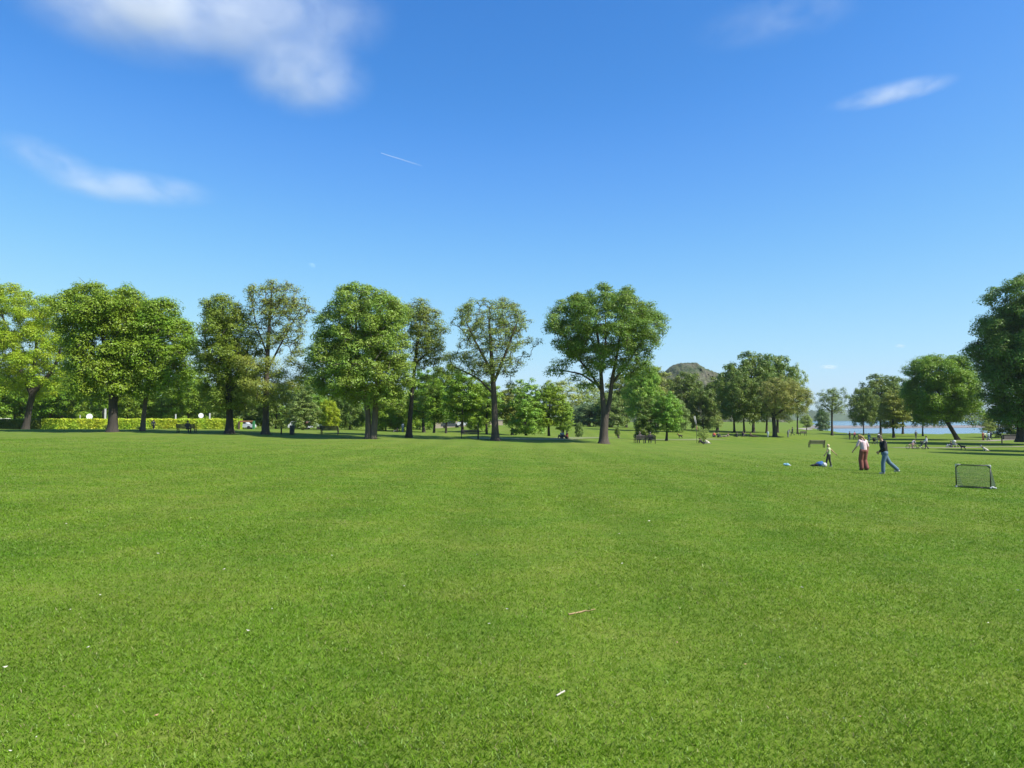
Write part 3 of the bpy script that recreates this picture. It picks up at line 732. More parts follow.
# far shore: a wooded low ridge beyond the water
def ridge(name, px0, px1, D, h0, h1, mat, seed, kind, label=None, dep=60, cell=5, D1=None):
    g = np.random.default_rng(seed)
    x0, x1 = (px0 - CX) / F * D, (px1 - CX) / F * D
    xs_ = np.arange(x0, x1, cell); us = np.linspace(0, 1, 9)
    hgt = h0 + (h1 - h0) * (.5 + .28 * np.sin(xs_ * .02 + seed) + .22 * np.sin(xs_ * .061 + 2 * seed)) + g.normal(size=len(xs_)) * (h1 - h0) * .09
    A = np.zeros((len(xs_), 9, 3))
    A[:, :, 0] = xs_[:, None] + g.normal(size=(len(xs_), 9)) * cell * .25
    A[:, :, 1] = D + dep * (us[None, :] - .5) + g.normal(size=(len(xs_), 9)) * cell * .3
    A[:, :, 2] = WZ - .5 + hgt[:, None] * np.sin(np.pi * us)[None, :] ** .6 * (1 + .1 * g.normal(size=(len(xs_), 9)))
    m_ = len(xs_); q = (np.arange(m_ - 1)[:, None] * 9 + np.arange(8)).ravel()
    o = link(name, mesh_np(name, A.reshape(-1, 3), np.stack([q, q + 9, q + 10, q + 1], 1), [mat]))
    tag(o, label, None, kind=kind); return o
FARW = plain('far_wood', (.07, .10, .06), .9, .4, .06)
FARH = plain('far_hill', (.12, .15, .10), .9, .3, .01)
ridge('far_woodland', 700, 1200, 720, 4, 10, FARW, 2, 'stuff', 'dark wooded far shore beyond the lake')
ridge('far_hills', -200, 1300, 2600, 8, 26, FARH, 4, 'structure', dep=500, cell=30)
# a belt of woodland closing the view behind the park trees on the left
def wood_belt():
    g = np.random.default_rng(9); cen = []; rad = []
    for _ in range(430):
        px = g.uniform(-60, 545); D = g.uniform(175, 215)
        x, y = pd(px, D); z0 = tz1(x, y)
        top = 402 + 7 * math.sin(px * .05) - (8 if px < 200 else 0)
        ztop = EYE + (HY - top) / F * D
        if 420 < px < 505 and g.random() < .6: continue
        cen.append((x, y, z0 + (ztop - z0) * g.random() ** .8)); rad.append(g.uniform(1.6, 2.8))
    V, Fc = leaves(cen, rad, 130, .8, g, .8)
    tag(link('far_woodland', mesh_np('far_woodland', V, Fc, [L_MID])), 'continuous green woodland closing the view behind the park trees', 'woodland', kind='stuff')
wood_belt()

# rocky hill
def hill():
    g = np.random.default_rng(5); D = 560.0
    prof = [(600, 398), (630, 384), (645, 377), (656, 374), (662, 376.5), (666, 371), (672, 366), (678, 363.6), (686, 363), (694, 362.6), (698, 366), (703, 369.5), (710, 371.5), (717, 373), (724, 378.5), (735, 388), (750, 402), (765, 416)]
    px = np.array([p[0] for p in prof], float); py = np.array([p[1] for p in prof], float)
    n = 150; xs_ = np.linspace(600, 765, n); hs = (HY - np.interp(xs_, px, py)) / F * D + EYE + 6
    k = 40; vs = np.linspace(-1, 1, k)
    A = np.zeros((n, k, 3))
    rough = np.zeros((n, k))
    for f, amp in ((.09, 2.0), (.21, 1.3), (.5, .8), (1.1, .45)):
        pa, pb = g.random(2) * 6
        rough += amp * np.sin(xs_[:, None] * f * 2 + pa + vs[None, :] * 7 * f * 6) * np.sin(vs[None, :] * 24 * f + pb + xs_[:, None] * f * .6)
    A[:, :, 0] = ((xs_ - CX) / F * D)[:, None]
    A[:, :, 1] = D + vs[None, :] * 55 + g.normal(size=(n, k)) * .8
    sh_ = (1 - np.abs(vs) ** 2.2)[None, :]
    A[:, :, 2] = -6 + hs[:, None] * sh_ + rough * np.minimum(1, sh_ * 2) * np.abs(vs)[None, :] ** .7 + g.normal(size=(n, k)) * .25
    q = (np.arange(n - 1)[:, None] * k + np.arange(k - 1)).ravel()
    m, nt, out = new_mat('hill_scrub')
    geo = N(nt, 'ShaderNodeNewGeometry'); nz = noise(nt, .09, 6, geo.outputs['Position'], .7); n2 = noise(nt, .35, 5, geo.outputs['Position'], .7)
    r1 = ramp(nt, nz.outputs['Fac'], [(.42, (.055, .085, .030)), (.52, (.105, .115, .060)), (.66, (.15, .135, .095))])
    r2 = ramp(nt, n2.outputs['Fac'], [(.35, (.4, .4, .4)), (.65, (1, 1, 1))])
    c = mixc(nt, .8, r1.outputs[0], r2.outputs[0], 'MULTIPLY')
    b = N(nt, 'ShaderNodeBsdfPrincipled'); b.inputs['Roughness'].default_value = .95; nt.links.new(c, b.inputs['Base Color'])
    bp = N(nt, 'ShaderNodeBump'); bp.inputs['Strength'].default_value = 1; bp.inputs['Distance'].default_value = 2
    nt.links.new(n2.outputs['Fac'], bp.inputs['Height']); nt.links.new(bp.outputs[0], b.inputs['Normal']); nt.links.new(b.outputs[0], out.inputs[0])
    tag(link('hill', mesh_np('hill', A.reshape(-1, 3), np.stack([q, q + k, q + k + 1, q + 1], 1), [m])), kind='structure')
hill()

# ------------------------------------------------------------------ benches
DWOOD = plain('dark_bench_wood', (.045, .033, .025), .6, .25, 9)
BWOOD = plain('weathered_bench_wood', (.15, .11, .075), .7, .25, 9)
IRON = plain('black_iron', (.015, .015, .017), .45, .1, 8)
def bench(wood, iron, label, loc, rz, L=1.9, group='park benches on the field'):
    t = thing('park_bench', label, 'bench', loc, rz, group)
    s = MB()
    for k in range(4): s.box((0, -.02 + k * .12, .43), (L, .09, .035), bev=.006)
    s.build('seat', wood, t)
    s = MB()
    for k in range(4): s.box((0, -.10 - k * .03, .53 + k * .105), (L, .03, .085), Matrix.Rotation(R(-14), 3, 'X'), bev=.006)
    s.build('backrest', wood, t)
    for sx in (-1, 1):
        e = MB(); x = sx * (L / 2 - .08)
        e.box((x, .36, .21), (.07, .07, .46)); e.box((x, -.07, .21), (.07, .07, .46)); e.box((x, .14, .385), (.06, .46, .06))
        e.box((x, -.155, .66), (.06, .045, .5), Matrix.Rotation(R(14), 3, 'X'))
        e.build('leg', iron, t)
        e = MB(); e.box((x, .12, .66), (.06, .5, .04), bev=.006); e.box((x, .35, .55), (.05, .05, .22)); e.build('armrest', wood, t)
    return t
B1 = bench(DWOOD, IRON, 'dark bench with its back to the field, in front of the hedge', at(186, 433), 0)
def cpb(px, py, rz, label, wood=None, D=None):
    b = dup(B1, at(px, py) if D is None else gd(px, D), rz, label)
    if wood:
        for c in b.children:
            if c.name.startswith(('seat', 'backrest', 'armrest')):
                c.material_slots[0].link = 'OBJECT'; c.material_slots[0].material = wood
    return b
cpb(329.5, 434.5, 0, 'empty dark bench facing away, in the shade left of the paired trunk')
cpb(470, 438.5, .08, 'bench seen from behind in the shade left of the bare dark trunk')
B4 = cpb(640, 443.5, .2, 'dark bench with one sitter, right of the lone great tree, nearer that tree')
B5 = cpb(650.5, 443.5, -.1, 'dark bench with one sitter, beside another sitter bench and toward the flag')
for b in (B4, B5): b.scale = (.62, 1, 1)
cpb(817, 447.5, -.06, 'weathered brown empty bench on the grass behind the boy', BWOOD)
cpb(803, 435.5, .5, 'small dark bench near the lake shore right of the golden-green tree')

# ------------------------------------------------------------------ people
SKIN = plain('skin', (.55, .33, .23), .5, .06, 5)
CM = {}
def cloth(col, rough=.85):
    k = tuple(col)
    if k not in CM: CM[k] = plain('cloth_%02d' % len(CM), col, rough, .14, 14, bump=.15)
    return CM[k]

def fuse(mb, name, mat, vox, dec=.35):
    """voxel-union of the shapes in mb into one smooth continuous surface"""
    me = mb.mesh('tmp', None)
    o = bpy.data.objects.new('tmp', me); COL.objects.link(o)
    r = o.modifiers.new('r', 'REMESH'); r.mode = 'VOXEL'; r.voxel_size = vox; r.use_smooth_shade = True
    s = o.modifiers.new('s', 'SMOOTH'); s.iterations = 3; s.factor = .5
    if dec < 1:
        d = o.modifiers.new('d', 'DECIMATE'); d.ratio = dec
    dg = bpy.context.evaluated_depsgraph_get()
    res = bpy.data.meshes.new_from_object(o.evaluated_get(dg)); res.name = name
    bpy.data.objects.remove(o); bpy.data.meshes.remove(me)
    res.materials.clear(); res.materials.append(mat)
    res.polygons.foreach_set('use_smooth', [True] * len(res.polygons))
    return res

POSES = {
 'stand': {},
 'walk': {'kneeL': (-.10, .22, .50), 'ankL': (-.10, .26, .09), 'kneeR': (.10, .06, .50), 'ankR': (.10, -.36, .20), 'elbL': (-.26, -.12, 1.16), 'wrL': (-.26, .02, .93), 'elbR': (.26, .06, 1.15), 'wrR': (.24, .24, .95)},
 'push': {'elbL': (-.24, .1, 1.14), 'wrL': (-.2, .38, 1.02), 'elbR': (.24, .1, 1.14), 'wrR': (.2, .38, 1.02), 'ankR': (.1, -.25, .12), 'kneeR': (.1, .02, .5), 'kneeL': (-.1, .12, .5), 'ankL': (-.1, .15, .08)},
 'sit': {'dz': -.46, 'kneeL': (-.12, .44, .95), 'ankL': (-.12, .46, .54), 'kneeR': (.12, .44, .95), 'ankR': (.12, .46, .54), 'elbL': (-.25, .05, 1.18), 'wrL': (-.16, .3, 1.04), 'elbR': (.25, .05, 1.18), 'wrR': (.16, .3, 1.04)},
 'ground': {'dz': -.82, 'kneeL': (-.18, .42, 1.24), 'ankL': (-.14, .66, .90), 'kneeR': (.18, .42, 1.22), 'ankR': (.14, .68, .90), 'elbL': (-.28, .1, 1.16), 'wrL': (-.16, .36, 1.18), 'elbR': (.27, -.2, 1.14), 'wrR': (.28, -.32, .90)},
 'recline': {'dz': -.82, 'chest': (0, -.30, 1.16), 'waist': (0, -.14, 1.0), 'neck': (0, -.42, 1.30), 'head': (0, -.44, 1.46), 'shL': (-.19, -.36, 1.24), 'shR': (.19, -.36, 1.24), 'kneeL': (-.12, .46, 1.05), 'ankL': (-.12, .86, .90), 'kneeR': (.12, .46, .93), 'ankR': (.12, .9, .90),
             'elbL': (-.3, -.5, 1.04), 'wrL': (-.28, -.5, .88), 'elbR': (.3, -.5, 1.04), 'wrR': (.28, -.5, .88)},
 'bend': {'chest': (0, .22, 1.26), 'neck': (0, .34, 1.36), 'head': (0, .45, 1.44), 'shL': (-.18, .28, 1.30), 'shR': (.18, .28, 1.30), 'elbL': (-.22, .40, 1.05), 'wrL': (-.16, .5, .82), 'elbR': (.22, .40, 1.05), 'wrR': (.16, .5, .82)},
}
BASEJ = {'pel': (0, 0, .95), 'waist': (0, .01, 1.1), 'chest': (0, 0, 1.3), 'neck': (0, -.01, 1.47), 'head': (0, .02, 1.625),
         'shL': (-.185, -.01, 1.42), 'shR': (.185, -.01, 1.42), 'elbL': (-.235, -.03, 1.14), 'elbR': (.235, -.03, 1.14), 'wrL': (-.245, .05, .90), 'wrR': (.245, .05, .90),
         'hipL': (-.09, 0, .92), 'hipR': (.09, 0, .92), 'kneeL': (-.10, .02, .50), 'kneeR': (.10, .02, .50), 'ankL': (-.10, -.02, .085), 'ankR': (.10, -.02, .085)}

def person(loc, face, H, pose, top, legs, hair, label, vox=.018, sleeve=.5, shorts=False, skirt=None, ponytail=False, detail=False, over=None, hat=None, shoes=(.03, .03, .03), girth=1.0, group=None, logo=None, toes=None, wide=1.0):
    """face: heading in radians, 0 = away from the camera (+Y), +90 deg = towards -X"""
    J = dict(BASEJ); J.update({k: v for k, v in POSES[pose].items() if k != 'dz'})
    if over: J.update(over)
    J = {k: Vector(v) for k, v in J.items()}
    dz = POSES[pose].get('dz', 0)
    for v in J.values(): v.z += dz
    t = thing('person', label, 'person', loc, face, group); k = H / 1.75; t.scale = (k, k, k)
    gx = girth
    hd = J['head']; nk = J['neck']
    up = (hd - nk).normalized()
    hr = Vector((0, 0, 1)).rotation_difference(up).to_matrix()
    body = MB()
    body.ball(hd, .1, (.80, .98, 1.17), 16, hr)
    body.ball(hd + hr @ Vector((0, .03, -.065)), .062, (.95, 1, .9), 12, hr)
    body.ball(hd + hr @ Vector((0, .105, -.02)), .017, (.8, 1.1, 1.6), 8, hr)                    # nose
    body.ball(hd + hr @ Vector((0, .092, -.062)), .018, (1.5, .6, .5), 8, hr)                   # lips
    for sx in (-1, 1): body.ball(hd + hr @ Vector((sx * .083, -.005, -.01)), .024, (.45, .8, 1.3), 8, hr)   # ears
    body.caps(nk - up * .03, .056, hd - up * .05, .052)
    body.caps(J['pel'], .13 * gx, J['waist'], .125 * gx); body.caps(J['waist'], .125 * gx, J['chest'], .14 * gx)
    body.caps(J['chest'], .13 * gx, nk, .06)
    hands = []
    for s_ in 'LR':
        sg = -1 if s_ == 'L' else 1
        body.caps(J['chest'] + (J['sh' + s_] - J['chest']) * .35, .10, J['sh' + s_], .062)
        body.caps(J['sh' + s_], .06, J['elb' + s_], .043); body.caps(J['elb' + s_], .043, J['wr' + s_], .03)
        body.caps(J['pel'] + (J['hip' + s_] - J['pel']) * .5, .115 * gx, J['hip' + s_], .1 * gx)
        body.caps(J['hip' + s_], .092 * gx, J['knee' + s_], .058); body.caps(J['knee' + s_], .056, J['ank' + s_], .038)
        # hand: palm, four unequal curled fingers and a thumb from the palm's side
        d = (J['wr' + s_] - J['elb' + s_]).normalized(); side = Vector((0, 1, 0)) if abs(d.y) < .8 else Vector((0, 0, 1))
        side = (side - d * side.dot(d)).normalized(); inn = d.cross(side) * sg
        if inn.x * sg > 0: inn = -inn
        w = J['wr' + s_]
        for q in (-.026, 0, .026): body.caps(w + side * q * .6, .017, w + d * .085 + side * q, .014, 8)
        fr = .0095 if vox < .012 else .0125
        for q, ln in ((-.034, .058), (-.012, .074), (.012, .08), (.034, .07)):
            b0 = w + d * .085 + side * q; b1 = b0 + d * ln * .55 + inn * .012 + side * q * .15; b2 = b1 + d * ln * .4 + inn * .03
            body.caps(b0, fr, b1, fr * .92, 8); body.caps(b1, fr * .92, b2, fr * .8, 8)
        t0 = w + d * .03 + side * .026; t1 = t0 + side * .03 + d * .03 + inn * .012; t2 = t1 + d * .03 + inn * .014
        body.caps(t0, .0135, t1, .012, 8); body.caps(t1, .012, t2, .010, 8)
        td = toes or (0, 1, 0)
        td = Vector(td)
        a0 = J['ank' + s_]
        body.caps(a0 - Vector((0, 0, .03)), .038, a0 - Vector((0, 0, .045)) + td * .12, .03)
    link('body', fuse(body, 'body', SKIN, vox), t)
    # clothes
    sh_ = MB(); e = 1.13
    sh_.caps(J['pel'] + (J['waist'] - J['pel']) * .15, .142 * gx, J['waist'], .140 * gx); sh_.caps(J['waist'], .140 * gx, J['chest'], .156 * gx); sh_.caps(J['chest'], .146 * gx, nk - up * .035, .07)
    for s_ in 'LR':
        sh_.caps(J['chest'] + (J['sh' + s_] - J['chest']) * .35, .112, J['sh' + s_], .074)
        if sleeve > 0:
            a_, b_, c_ = J['sh' + s_], J['elb' + s_], J['wr' + s_]
            if sleeve <= .5: sh_.caps(a_, .073, a_ + (b_ - a_) * sleeve * 2 * .95, .06)
            else: sh_.caps(a_, .073, b_, .06); sh_.caps(b_, .06, b_ + (c_ - b_) * (sleeve * 2 - 1) * .92, .046)
    shirt = link('shirt', fuse(sh_, 'shirt', cloth(top), vox), t)
    if logo: MB().box(J['chest'] + Vector((.07, -.158, .08)), (.07, .02, .05), bev=.008).build('emblem', cloth(logo), shirt)
    tr = MB()
    if skirt:
        pass
    tr.caps(J['pel'] + (J['waist'] - J['pel']) * .3, .139 * gx, J['pel'], .147 * gx)
    wide = 1.75 if skirt else wide
    for s_ in 'LR':
        hp, kn, an = J['hip' + s_], J['knee' + s_], J['ank' + s_]
        tr.caps(J['pel'] + (hp - J['pel']) * .5, .13 * gx, hp, .116 * gx)
        kk = kn + (an - kn) * (0 if shorts else .9)
        tr.caps(hp, .11 * gx, kn, .074 * (1 + (wide - 1) * .6))
        if not shorts: tr.caps(kn, .074 * (1 + (wide - 1) * .6), kk, .062 * wide)
    link('trousers', fuse(tr, 'trousers', cloth(legs), vox), t)
    for s_ in 'LR':
        f_ = MB(); a0 = J['ank' + s_]; td = Vector(toes or (0, 1, 0))
        lift = .02
        f_.caps(a0 - Vector((0, 0, .03)) - td * .03, .048, a0 - Vector((0, 0, .045)) + td * .14, .038)
        link('shoe', fuse(f_, 'shoe', cloth(shoes, .5), max(.012, vox * .8)), t)
    if hair is not None:
        h = MB()
        h.ball(hd + hr @ Vector((0, -.018, .022)), .106, (.86, .98, 1.1), 16, hr)
        if ponytail:
            h.caps(hd + hr @ Vector((0, -.09, .03)), .05, hd + hr @ Vector((.01, -.15, -.10)), .045); h.caps(hd + hr @ Vector((.01, -.15, -.10)), .045, hd + hr @ Vector((.02, -.13, -.25)), .028)
        hm = fuse(h, 'hair', cloth(hair), vox * .8, .5)
        bm = bmesh.new(); bm.from_mesh(hm)              # open the face side
        inv = hr.inverted()
        kill = [v for v in bm.verts if (lambda q: q.y > .045 and q.z < .055)(inv @ (v.co - hd))]
        bmesh.ops.delete(bm, geom=kill, context='VERTS'); bm.to_mesh(hm); bm.free()
        link('hair', hm, t)
    if hat:
        h = MB(); h.ball(hd + hr @ Vector((0, -.008, .055)), .105, (.9, 1.0, .75), 14, hr); h.box(hd + hr @ Vector((0, .125, .04)), (.14, .12, .015), hr, bev=.005)
        link('cap', h.mesh('cap', cloth(hat), True), t)
    if detail:
        for sx in (-1, 1):
            MB().ball(hd + hr @ Vector((sx * .033, .086, .012)), .013, seg=10).build('eye', cloth((.12, .09, .07), .2), t, True)
    return t

def pp(px, py): return at(px, py)
# the three on the field
pm = pp(885, 474); 
person(pm, R(82), 1.76 if False else (37.5 / F * pm.y) * 1.06, 'walk', (.012, .012, .014), (.10, .17, .24), (.10, .08, .065), 'man in black top and pale jeans striding across the grass', vox=.010, sleeve=1.0, detail=True, girth=1.05,
       over={'chest': (0, .05, 1.29), 'neck': (0, .10, 1.45), 'head': (-.0, .19, 1.585), 'shL': (-.19, .05, 1.41), 'shR': (.19, .05, 1.41), 'pel': (0, 0, .93), 'waist': (0, .02, 1.09),
             'hipL': (-.09, 0, .90), 'hipR': (.09, 0, .90), 'kneeL': (-.09, .10, .49), 'ankL': (-.09, .10, .085), 'kneeR': (.10, -.22, .50), 'ankR': (.10, -.58, .17),
             'elbL': (-.25, .10, 1.14), 'wrL': (-.16, .26, 1.0), 'elbR': (.25, -.02, 1.12), 'wrR': (.22, .14, .96)}, shoes=(.45, .42, .40), logo=(.6, .6, .6), wide=1.3)
pw = pp(864, 470.5)
person(pw, R(16), (34.5 / F * pw.y) * 1.06, 'walk', (.72, .52, .54), (.235, .075, .055), (.42, .27, .12), 'woman in pink top and rust-red wide trousers, seen from behind', vox=.010, sleeve=.45, detail=True, skirt=True, ponytail=True, girth=1.1,
       over={'chest': (0, .06, 1.29), 'neck': (0, .11, 1.45), 'head': (-.03, .19, 1.57), 'shL': (-.18, .06, 1.40), 'shR': (.18, .06, 1.40), 'hipL': (-.09, 0, .92), 'hipR': (.09, 0, .92),
             'kneeL': (-.09, .10, .50), 'ankL': (-.06, .06, .085), 'kneeR': (.10, .06, .50), 'ankR': (.11, -.08, .09), 'elbL': (-.28, .12, 1.15), 'wrL': (-.33, .28, .95), 'elbR': (.27, .0, 1.12), 'wrR': (.29, .06, .88)}, shoes=(.04, .04, .045))
pb = pp(829, 467)
person(pb, R(50), (22 / F * pb.y) * 1.03, 'walk', (.46, .60, .28), (.035, .033, .038), (.72, .55, .30), 'small blond boy in pale green vest kicking a white ball', vox=.012, sleeve=0, detail=True, girth=.95,
       over={'head': (0, .04, 1.62), 'kneeL': (-.12, .12, .50), 'ankL': (-.14, .20, .085), 'kneeR': (.14, -.02, .50), 'ankR': (.22, -.10, .09), 'elbL': (-.26, .06, 1.16), 'wrL': (-.28, .2, .95), 'elbR': (.38, -.18, 1.20), 'wrR': (.56, -.34, 1.0)}, shoes=(.4, .4, .38))
# far figures
far = [
 (154, None, 112, R(0), 1.72, 'walk', (.02, .025, .045), (.015, .015, .02), (.03, .03, .03), 'dark-clothed person walking along the sunlit hedge', {}),
 (187, None, None, R(0), 1.72, 'sit', (.05, .03, .03), (.05, .05, .06), (.05, .03, .02), 'dark-haired person sitting on the bench by the hedge', {'bench': B1}),
 (0, None, None, 0, 1.75, 'sit', (.03, .03, .035), (.05, .05, .06), (.2, .17, .15), 'dark-clothed sitter on the bench nearer the great tree', {'bench': B4}),
 (0, None, None, 0, 1.75, 'sit', (.022, .022, .026), (.05, .05, .06), (.16, .15, .14), 'dark-clothed sitter on the bench nearer the flag', {'bench': B5}),
 (562, 438.6, None, R(150), 1.7, 'ground', (.42, .40, .40), (.05, .05, .06), (.05, .04, .03), 'person in pale grey sitting on the grass beside one in orange', {}),
 (567, 438.9, None, R(110), 1.7, 'ground', (.75, .16, .08), (.05, .05, .06), (.08, .05, .03), 'person in orange-red top sitting on the grass', {}),
 (703, 443.6, None, R(-90), 1.75, 'recline', (.012, .012, .014), (.015, .015, .017), (.02, .02, .02), 'person in black reclining before the pale shrub', {}),
 (714, 437, None, R(160), 1.7, 'ground', (.75, .10, .06), (.06, .06, .08), (.12, .08, .05), 'person in bright red top in the picnic group', {}),
 (718, 437.4, None, R(200), 1.7, 'ground', (.03, .03, .04), (.05, .05, .07), (.05, .04, .03), 'dark-clothed person sitting in the picnic group', {}),
 (726, 437, None, R(90), 1.65, 'recline', (.45, .33, .24), (.30, .24, .2), (.3, .2, .1), 'person in beige lying back at the picnic group edge', {}),
 (737, 437, None, R(20), 1.7, 'ground', (.03, .04, .03), (.04, .04, .05), (.05, .04, .03), 'person in dark green sitting alone by the grove shade', {}),
 (743, 436.6, None, R(-60), 1.75, 'ground', (.02, .02, .025), (.03, .03, .04), (.03, .03, .03), 'person in black sitting at the edge of the grove shade', {}),
 (753, 437, None, R(-90), 1.7, 'recline', (.07, .04, .03), (.05, .035, .03), (.05, .03, .02), 'brown-clothed person lying down under the grove', {}),
 (768, 437.6, None, R(180), 1.22, 'stand', (.42, .55, .62), (.45, .5, .52), (.2, .14, .08), 'child in pale blue standing left of the golden-green tree', {}),
 (788, 437.3, None, R(-70), 1.65, 'bend', (.30, .31, .33), (.25, .25, .27), (.2, .15, .1), 'person in grey bending over right of the golden-green tree', {}),
 (869, 443, None, R(-60), 1.7, 'push', (.10, .22, .42), (.45, .52, .58), (.05, .04, .03), 'person in blue top pushing a pushchair past the woman in pink', {}),
 (854, None, 150, R(10), 1.65, 'walk', (.62, .18, .24), (.10, .10, .14), (.06, .04, .03), 'person in red-pink top on the path by the lake', {}),
 (849, None, 148, R(-80), 1.7, 'stand', (.16, .10, .07), (.10, .09, .08), (.06, .04, .03), 'brown-clothed person by the lake beside the red-pink one', {}),
 (878, None, 135, R(30), 1.7, 'walk', (.60, .66, .72), (.30, .36, .44), (.05, .04, .03), 'person in white and blue at the shore under the dark trees', {}),
 (792, None, 142, R(60), 1.7, 'walk', (.04, .04, .045), (.04, .04, .05), (.05, .04, .03), 'person in black near the shore beyond the small bench', {}),
 (912.5, 449, None, R(-80), 1.4, 'bend', (.46, .42, .46), (.50, .36, .30), (.08, .06, .04), 'child in pale top with a bicycle in the shade strip', {}),
 (926.5, 449.3, None, R(70), 1.75, 'push', (.62, .64, .68), (.06, .05, .07), (.05, .04, .03), 'person in white top with a black buggy in the shade strip', {}),
 (916, 438.5, None, R(0), 1.72, 'stand', (.16, .17, .20), (.10, .10, .12), (.08, .07, .06), 'person in grey standing behind the child with a bicycle', {}),
 (951, 447.2, None, R(100), 1.72, 'ground', (.04, .04, .06), (.30, .32, .36), (.05, .04, .03), 'dark-clothed person sitting beside the white pushchair', {}),
 (983, 440.2, None, R(20), 1.7, 'stand', (.32, .12, .06), (.28, .10, .06), (.06, .04, .03), 'person in rusty orange on the gravel path', {}),
 (985.3, 440.4, None, R(10), 1.65, 'walk', (.66, .68, .46), (.10, .10, .11), (.1, .07, .04), 'person in pale yellow on the gravel path', {}),
 (988.8, 440.6, None, R(0), 1.68, 'walk', (.50, .60, .68), (.34, .40, .46), (.1, .07, .04), 'person in light blue on the gravel path', {}),
 (990.8, 440.3, None, R(-10), 1.75, 'walk', (.02, .03, .07), (.02, .025, .05), (.04, .03, .03), 'person in navy on the gravel path', {}),
 (307, None, 128, R(20), 1.7, 'stand', (.34, .16, .14), (.05, .05, .06), (.1, .07, .05), 'person in dull red between the two white cars', {}),
 (403, None, 118, R(60), 1.68, 'stand', (.62, .64, .70), (.35, .40, .50), (.1, .07, .05), 'person in white and pale blue near the thin dark trunk', {}),
 (397.5, None, 118, R(120), 1.65, 'ground', (.55, .25, .14), (.30, .25, .22), (.1, .07, .05), 'person in orange-brown sitting near the thin dark trunk', {}),
]
for px, py, D, fc, H, pose, top, leg, hair, label, op in far:
    if 'bench' in op:
        b = op['bench']; loc = b.location + Vector((.1 if b is B1 else 0, .14, 0)); fc = b.rotation_euler.z
    else: loc = at(px, py) if D is None else gd(px, D)
    person(loc, fc, H, pose, top, leg, hair, label, vox=.022, sleeve=.9)

# ------------------------------------------------------------------ ball, bags, goal
WHITE = plain('white_panel', (.78, .78, .76), .4, .05, 8); BLACKP = plain('grey_panel', (.32, .32, .33), .4, .05, 8)
p = at(824.5, 467.2)
bm = bmesh.new(); bmesh.ops.create_icosphere(bm, subdivisions=4, radius=.12)
ico = bmesh.new(); bmesh.ops.create_icosphere(ico, subdivisions=1, radius=1); cs = [v.co.normalized() for v in ico.verts]; ico.free()
for f in bm.faces: f.smooth = True; f.material_index = 1 if max(f.calc_center_median().normalized().dot(c) for c in cs) > .945 else 0
me = bpy.data.meshes.new('football'); bm.to_mesh(me); bm.free(); me.materials.append(WHITE); me.materials.append(BLACKP)
tag(link('football', me, None, p + Vector((0, 0, .118))), 'white football lying at the boy\'s feet', 'ball')
# blue and black jacket heap
def heap(name, loc, blobs, mat, label, cat, vox=.02):
    mb = MB()
    for c, r, s in blobs: mb.ball(c, r, s)
    me = fuse(mb, name, mat, vox, .6)
    o = link(name, me, None, loc); return tag(o, label, cat)
hp = at(819.8, 466.3) + Vector((0, .15, 0))
t = thing('jacket_heap', 'crumpled blue and black jacket dropped on the grass behind the ball', 'jacket', hp); t.scale = (.8, .8, .8)
mb = MB()
for c, r, s in (((0.06, 0, .14), .2, (1.2, 1, .8)), ((.2, .05, .2), .15, (1, .8, .9)), ((-.05, .05, .1), .16, (1.2, 1, .7)), ((.12, -.08, .25), .08, (1, 1, .8))): mb.ball(c, r, s)
link('body_cloth', fuse(mb, 'body_cloth', cloth((.03, .12, .36)), .02, .6), t)
mb = MB()
for c, r, s in (((-.3, 0, .06), .14, (1.5, 1, .5)), ((-.15, -.05, .1), .13, (1.4, .9, .7)), ((-.45, .02, .03), .08, (1.5, 1, .4))): mb.ball(c, r, s)
link('sleeve', fuse(mb, 'sleeve', cloth((.012, .013, .02)), .02, .6), t)
t = thing('carrier_bag', 'small light blue plastic bag lying alone on the grass', 'bag', at(786.5, 465.8)); t.scale = (.85, .85, .85)
mb = MB()
for c, r, s in (((0, 0, .07), .11, (1.4, 1, .7)), ((.1, .02, .08), .08, (1.2, 1, .8)), ((-.12, 0, .09), .07, (1.2, 1, 1)), ((.02, -.05, .13), .06, (1.5, 1, .7))): mb.ball(c, r, s)
link('bag_body', fuse(mb, 'bag_body', plain('blue_plastic', (.25, .50, .68), .3, .15, 10), .016, .7), t)
mb = MB(); mb.ball((.17, -.02, .045), .05, (1.2, .8, .8)); mb.ball((.24, -.02, .03), .035, (1.3, .8, .6)); link('handle', fuse(mb, 'handle', plain('white_plastic', (.7, .74, .78), .3, .1, 10), .012, .7), t)

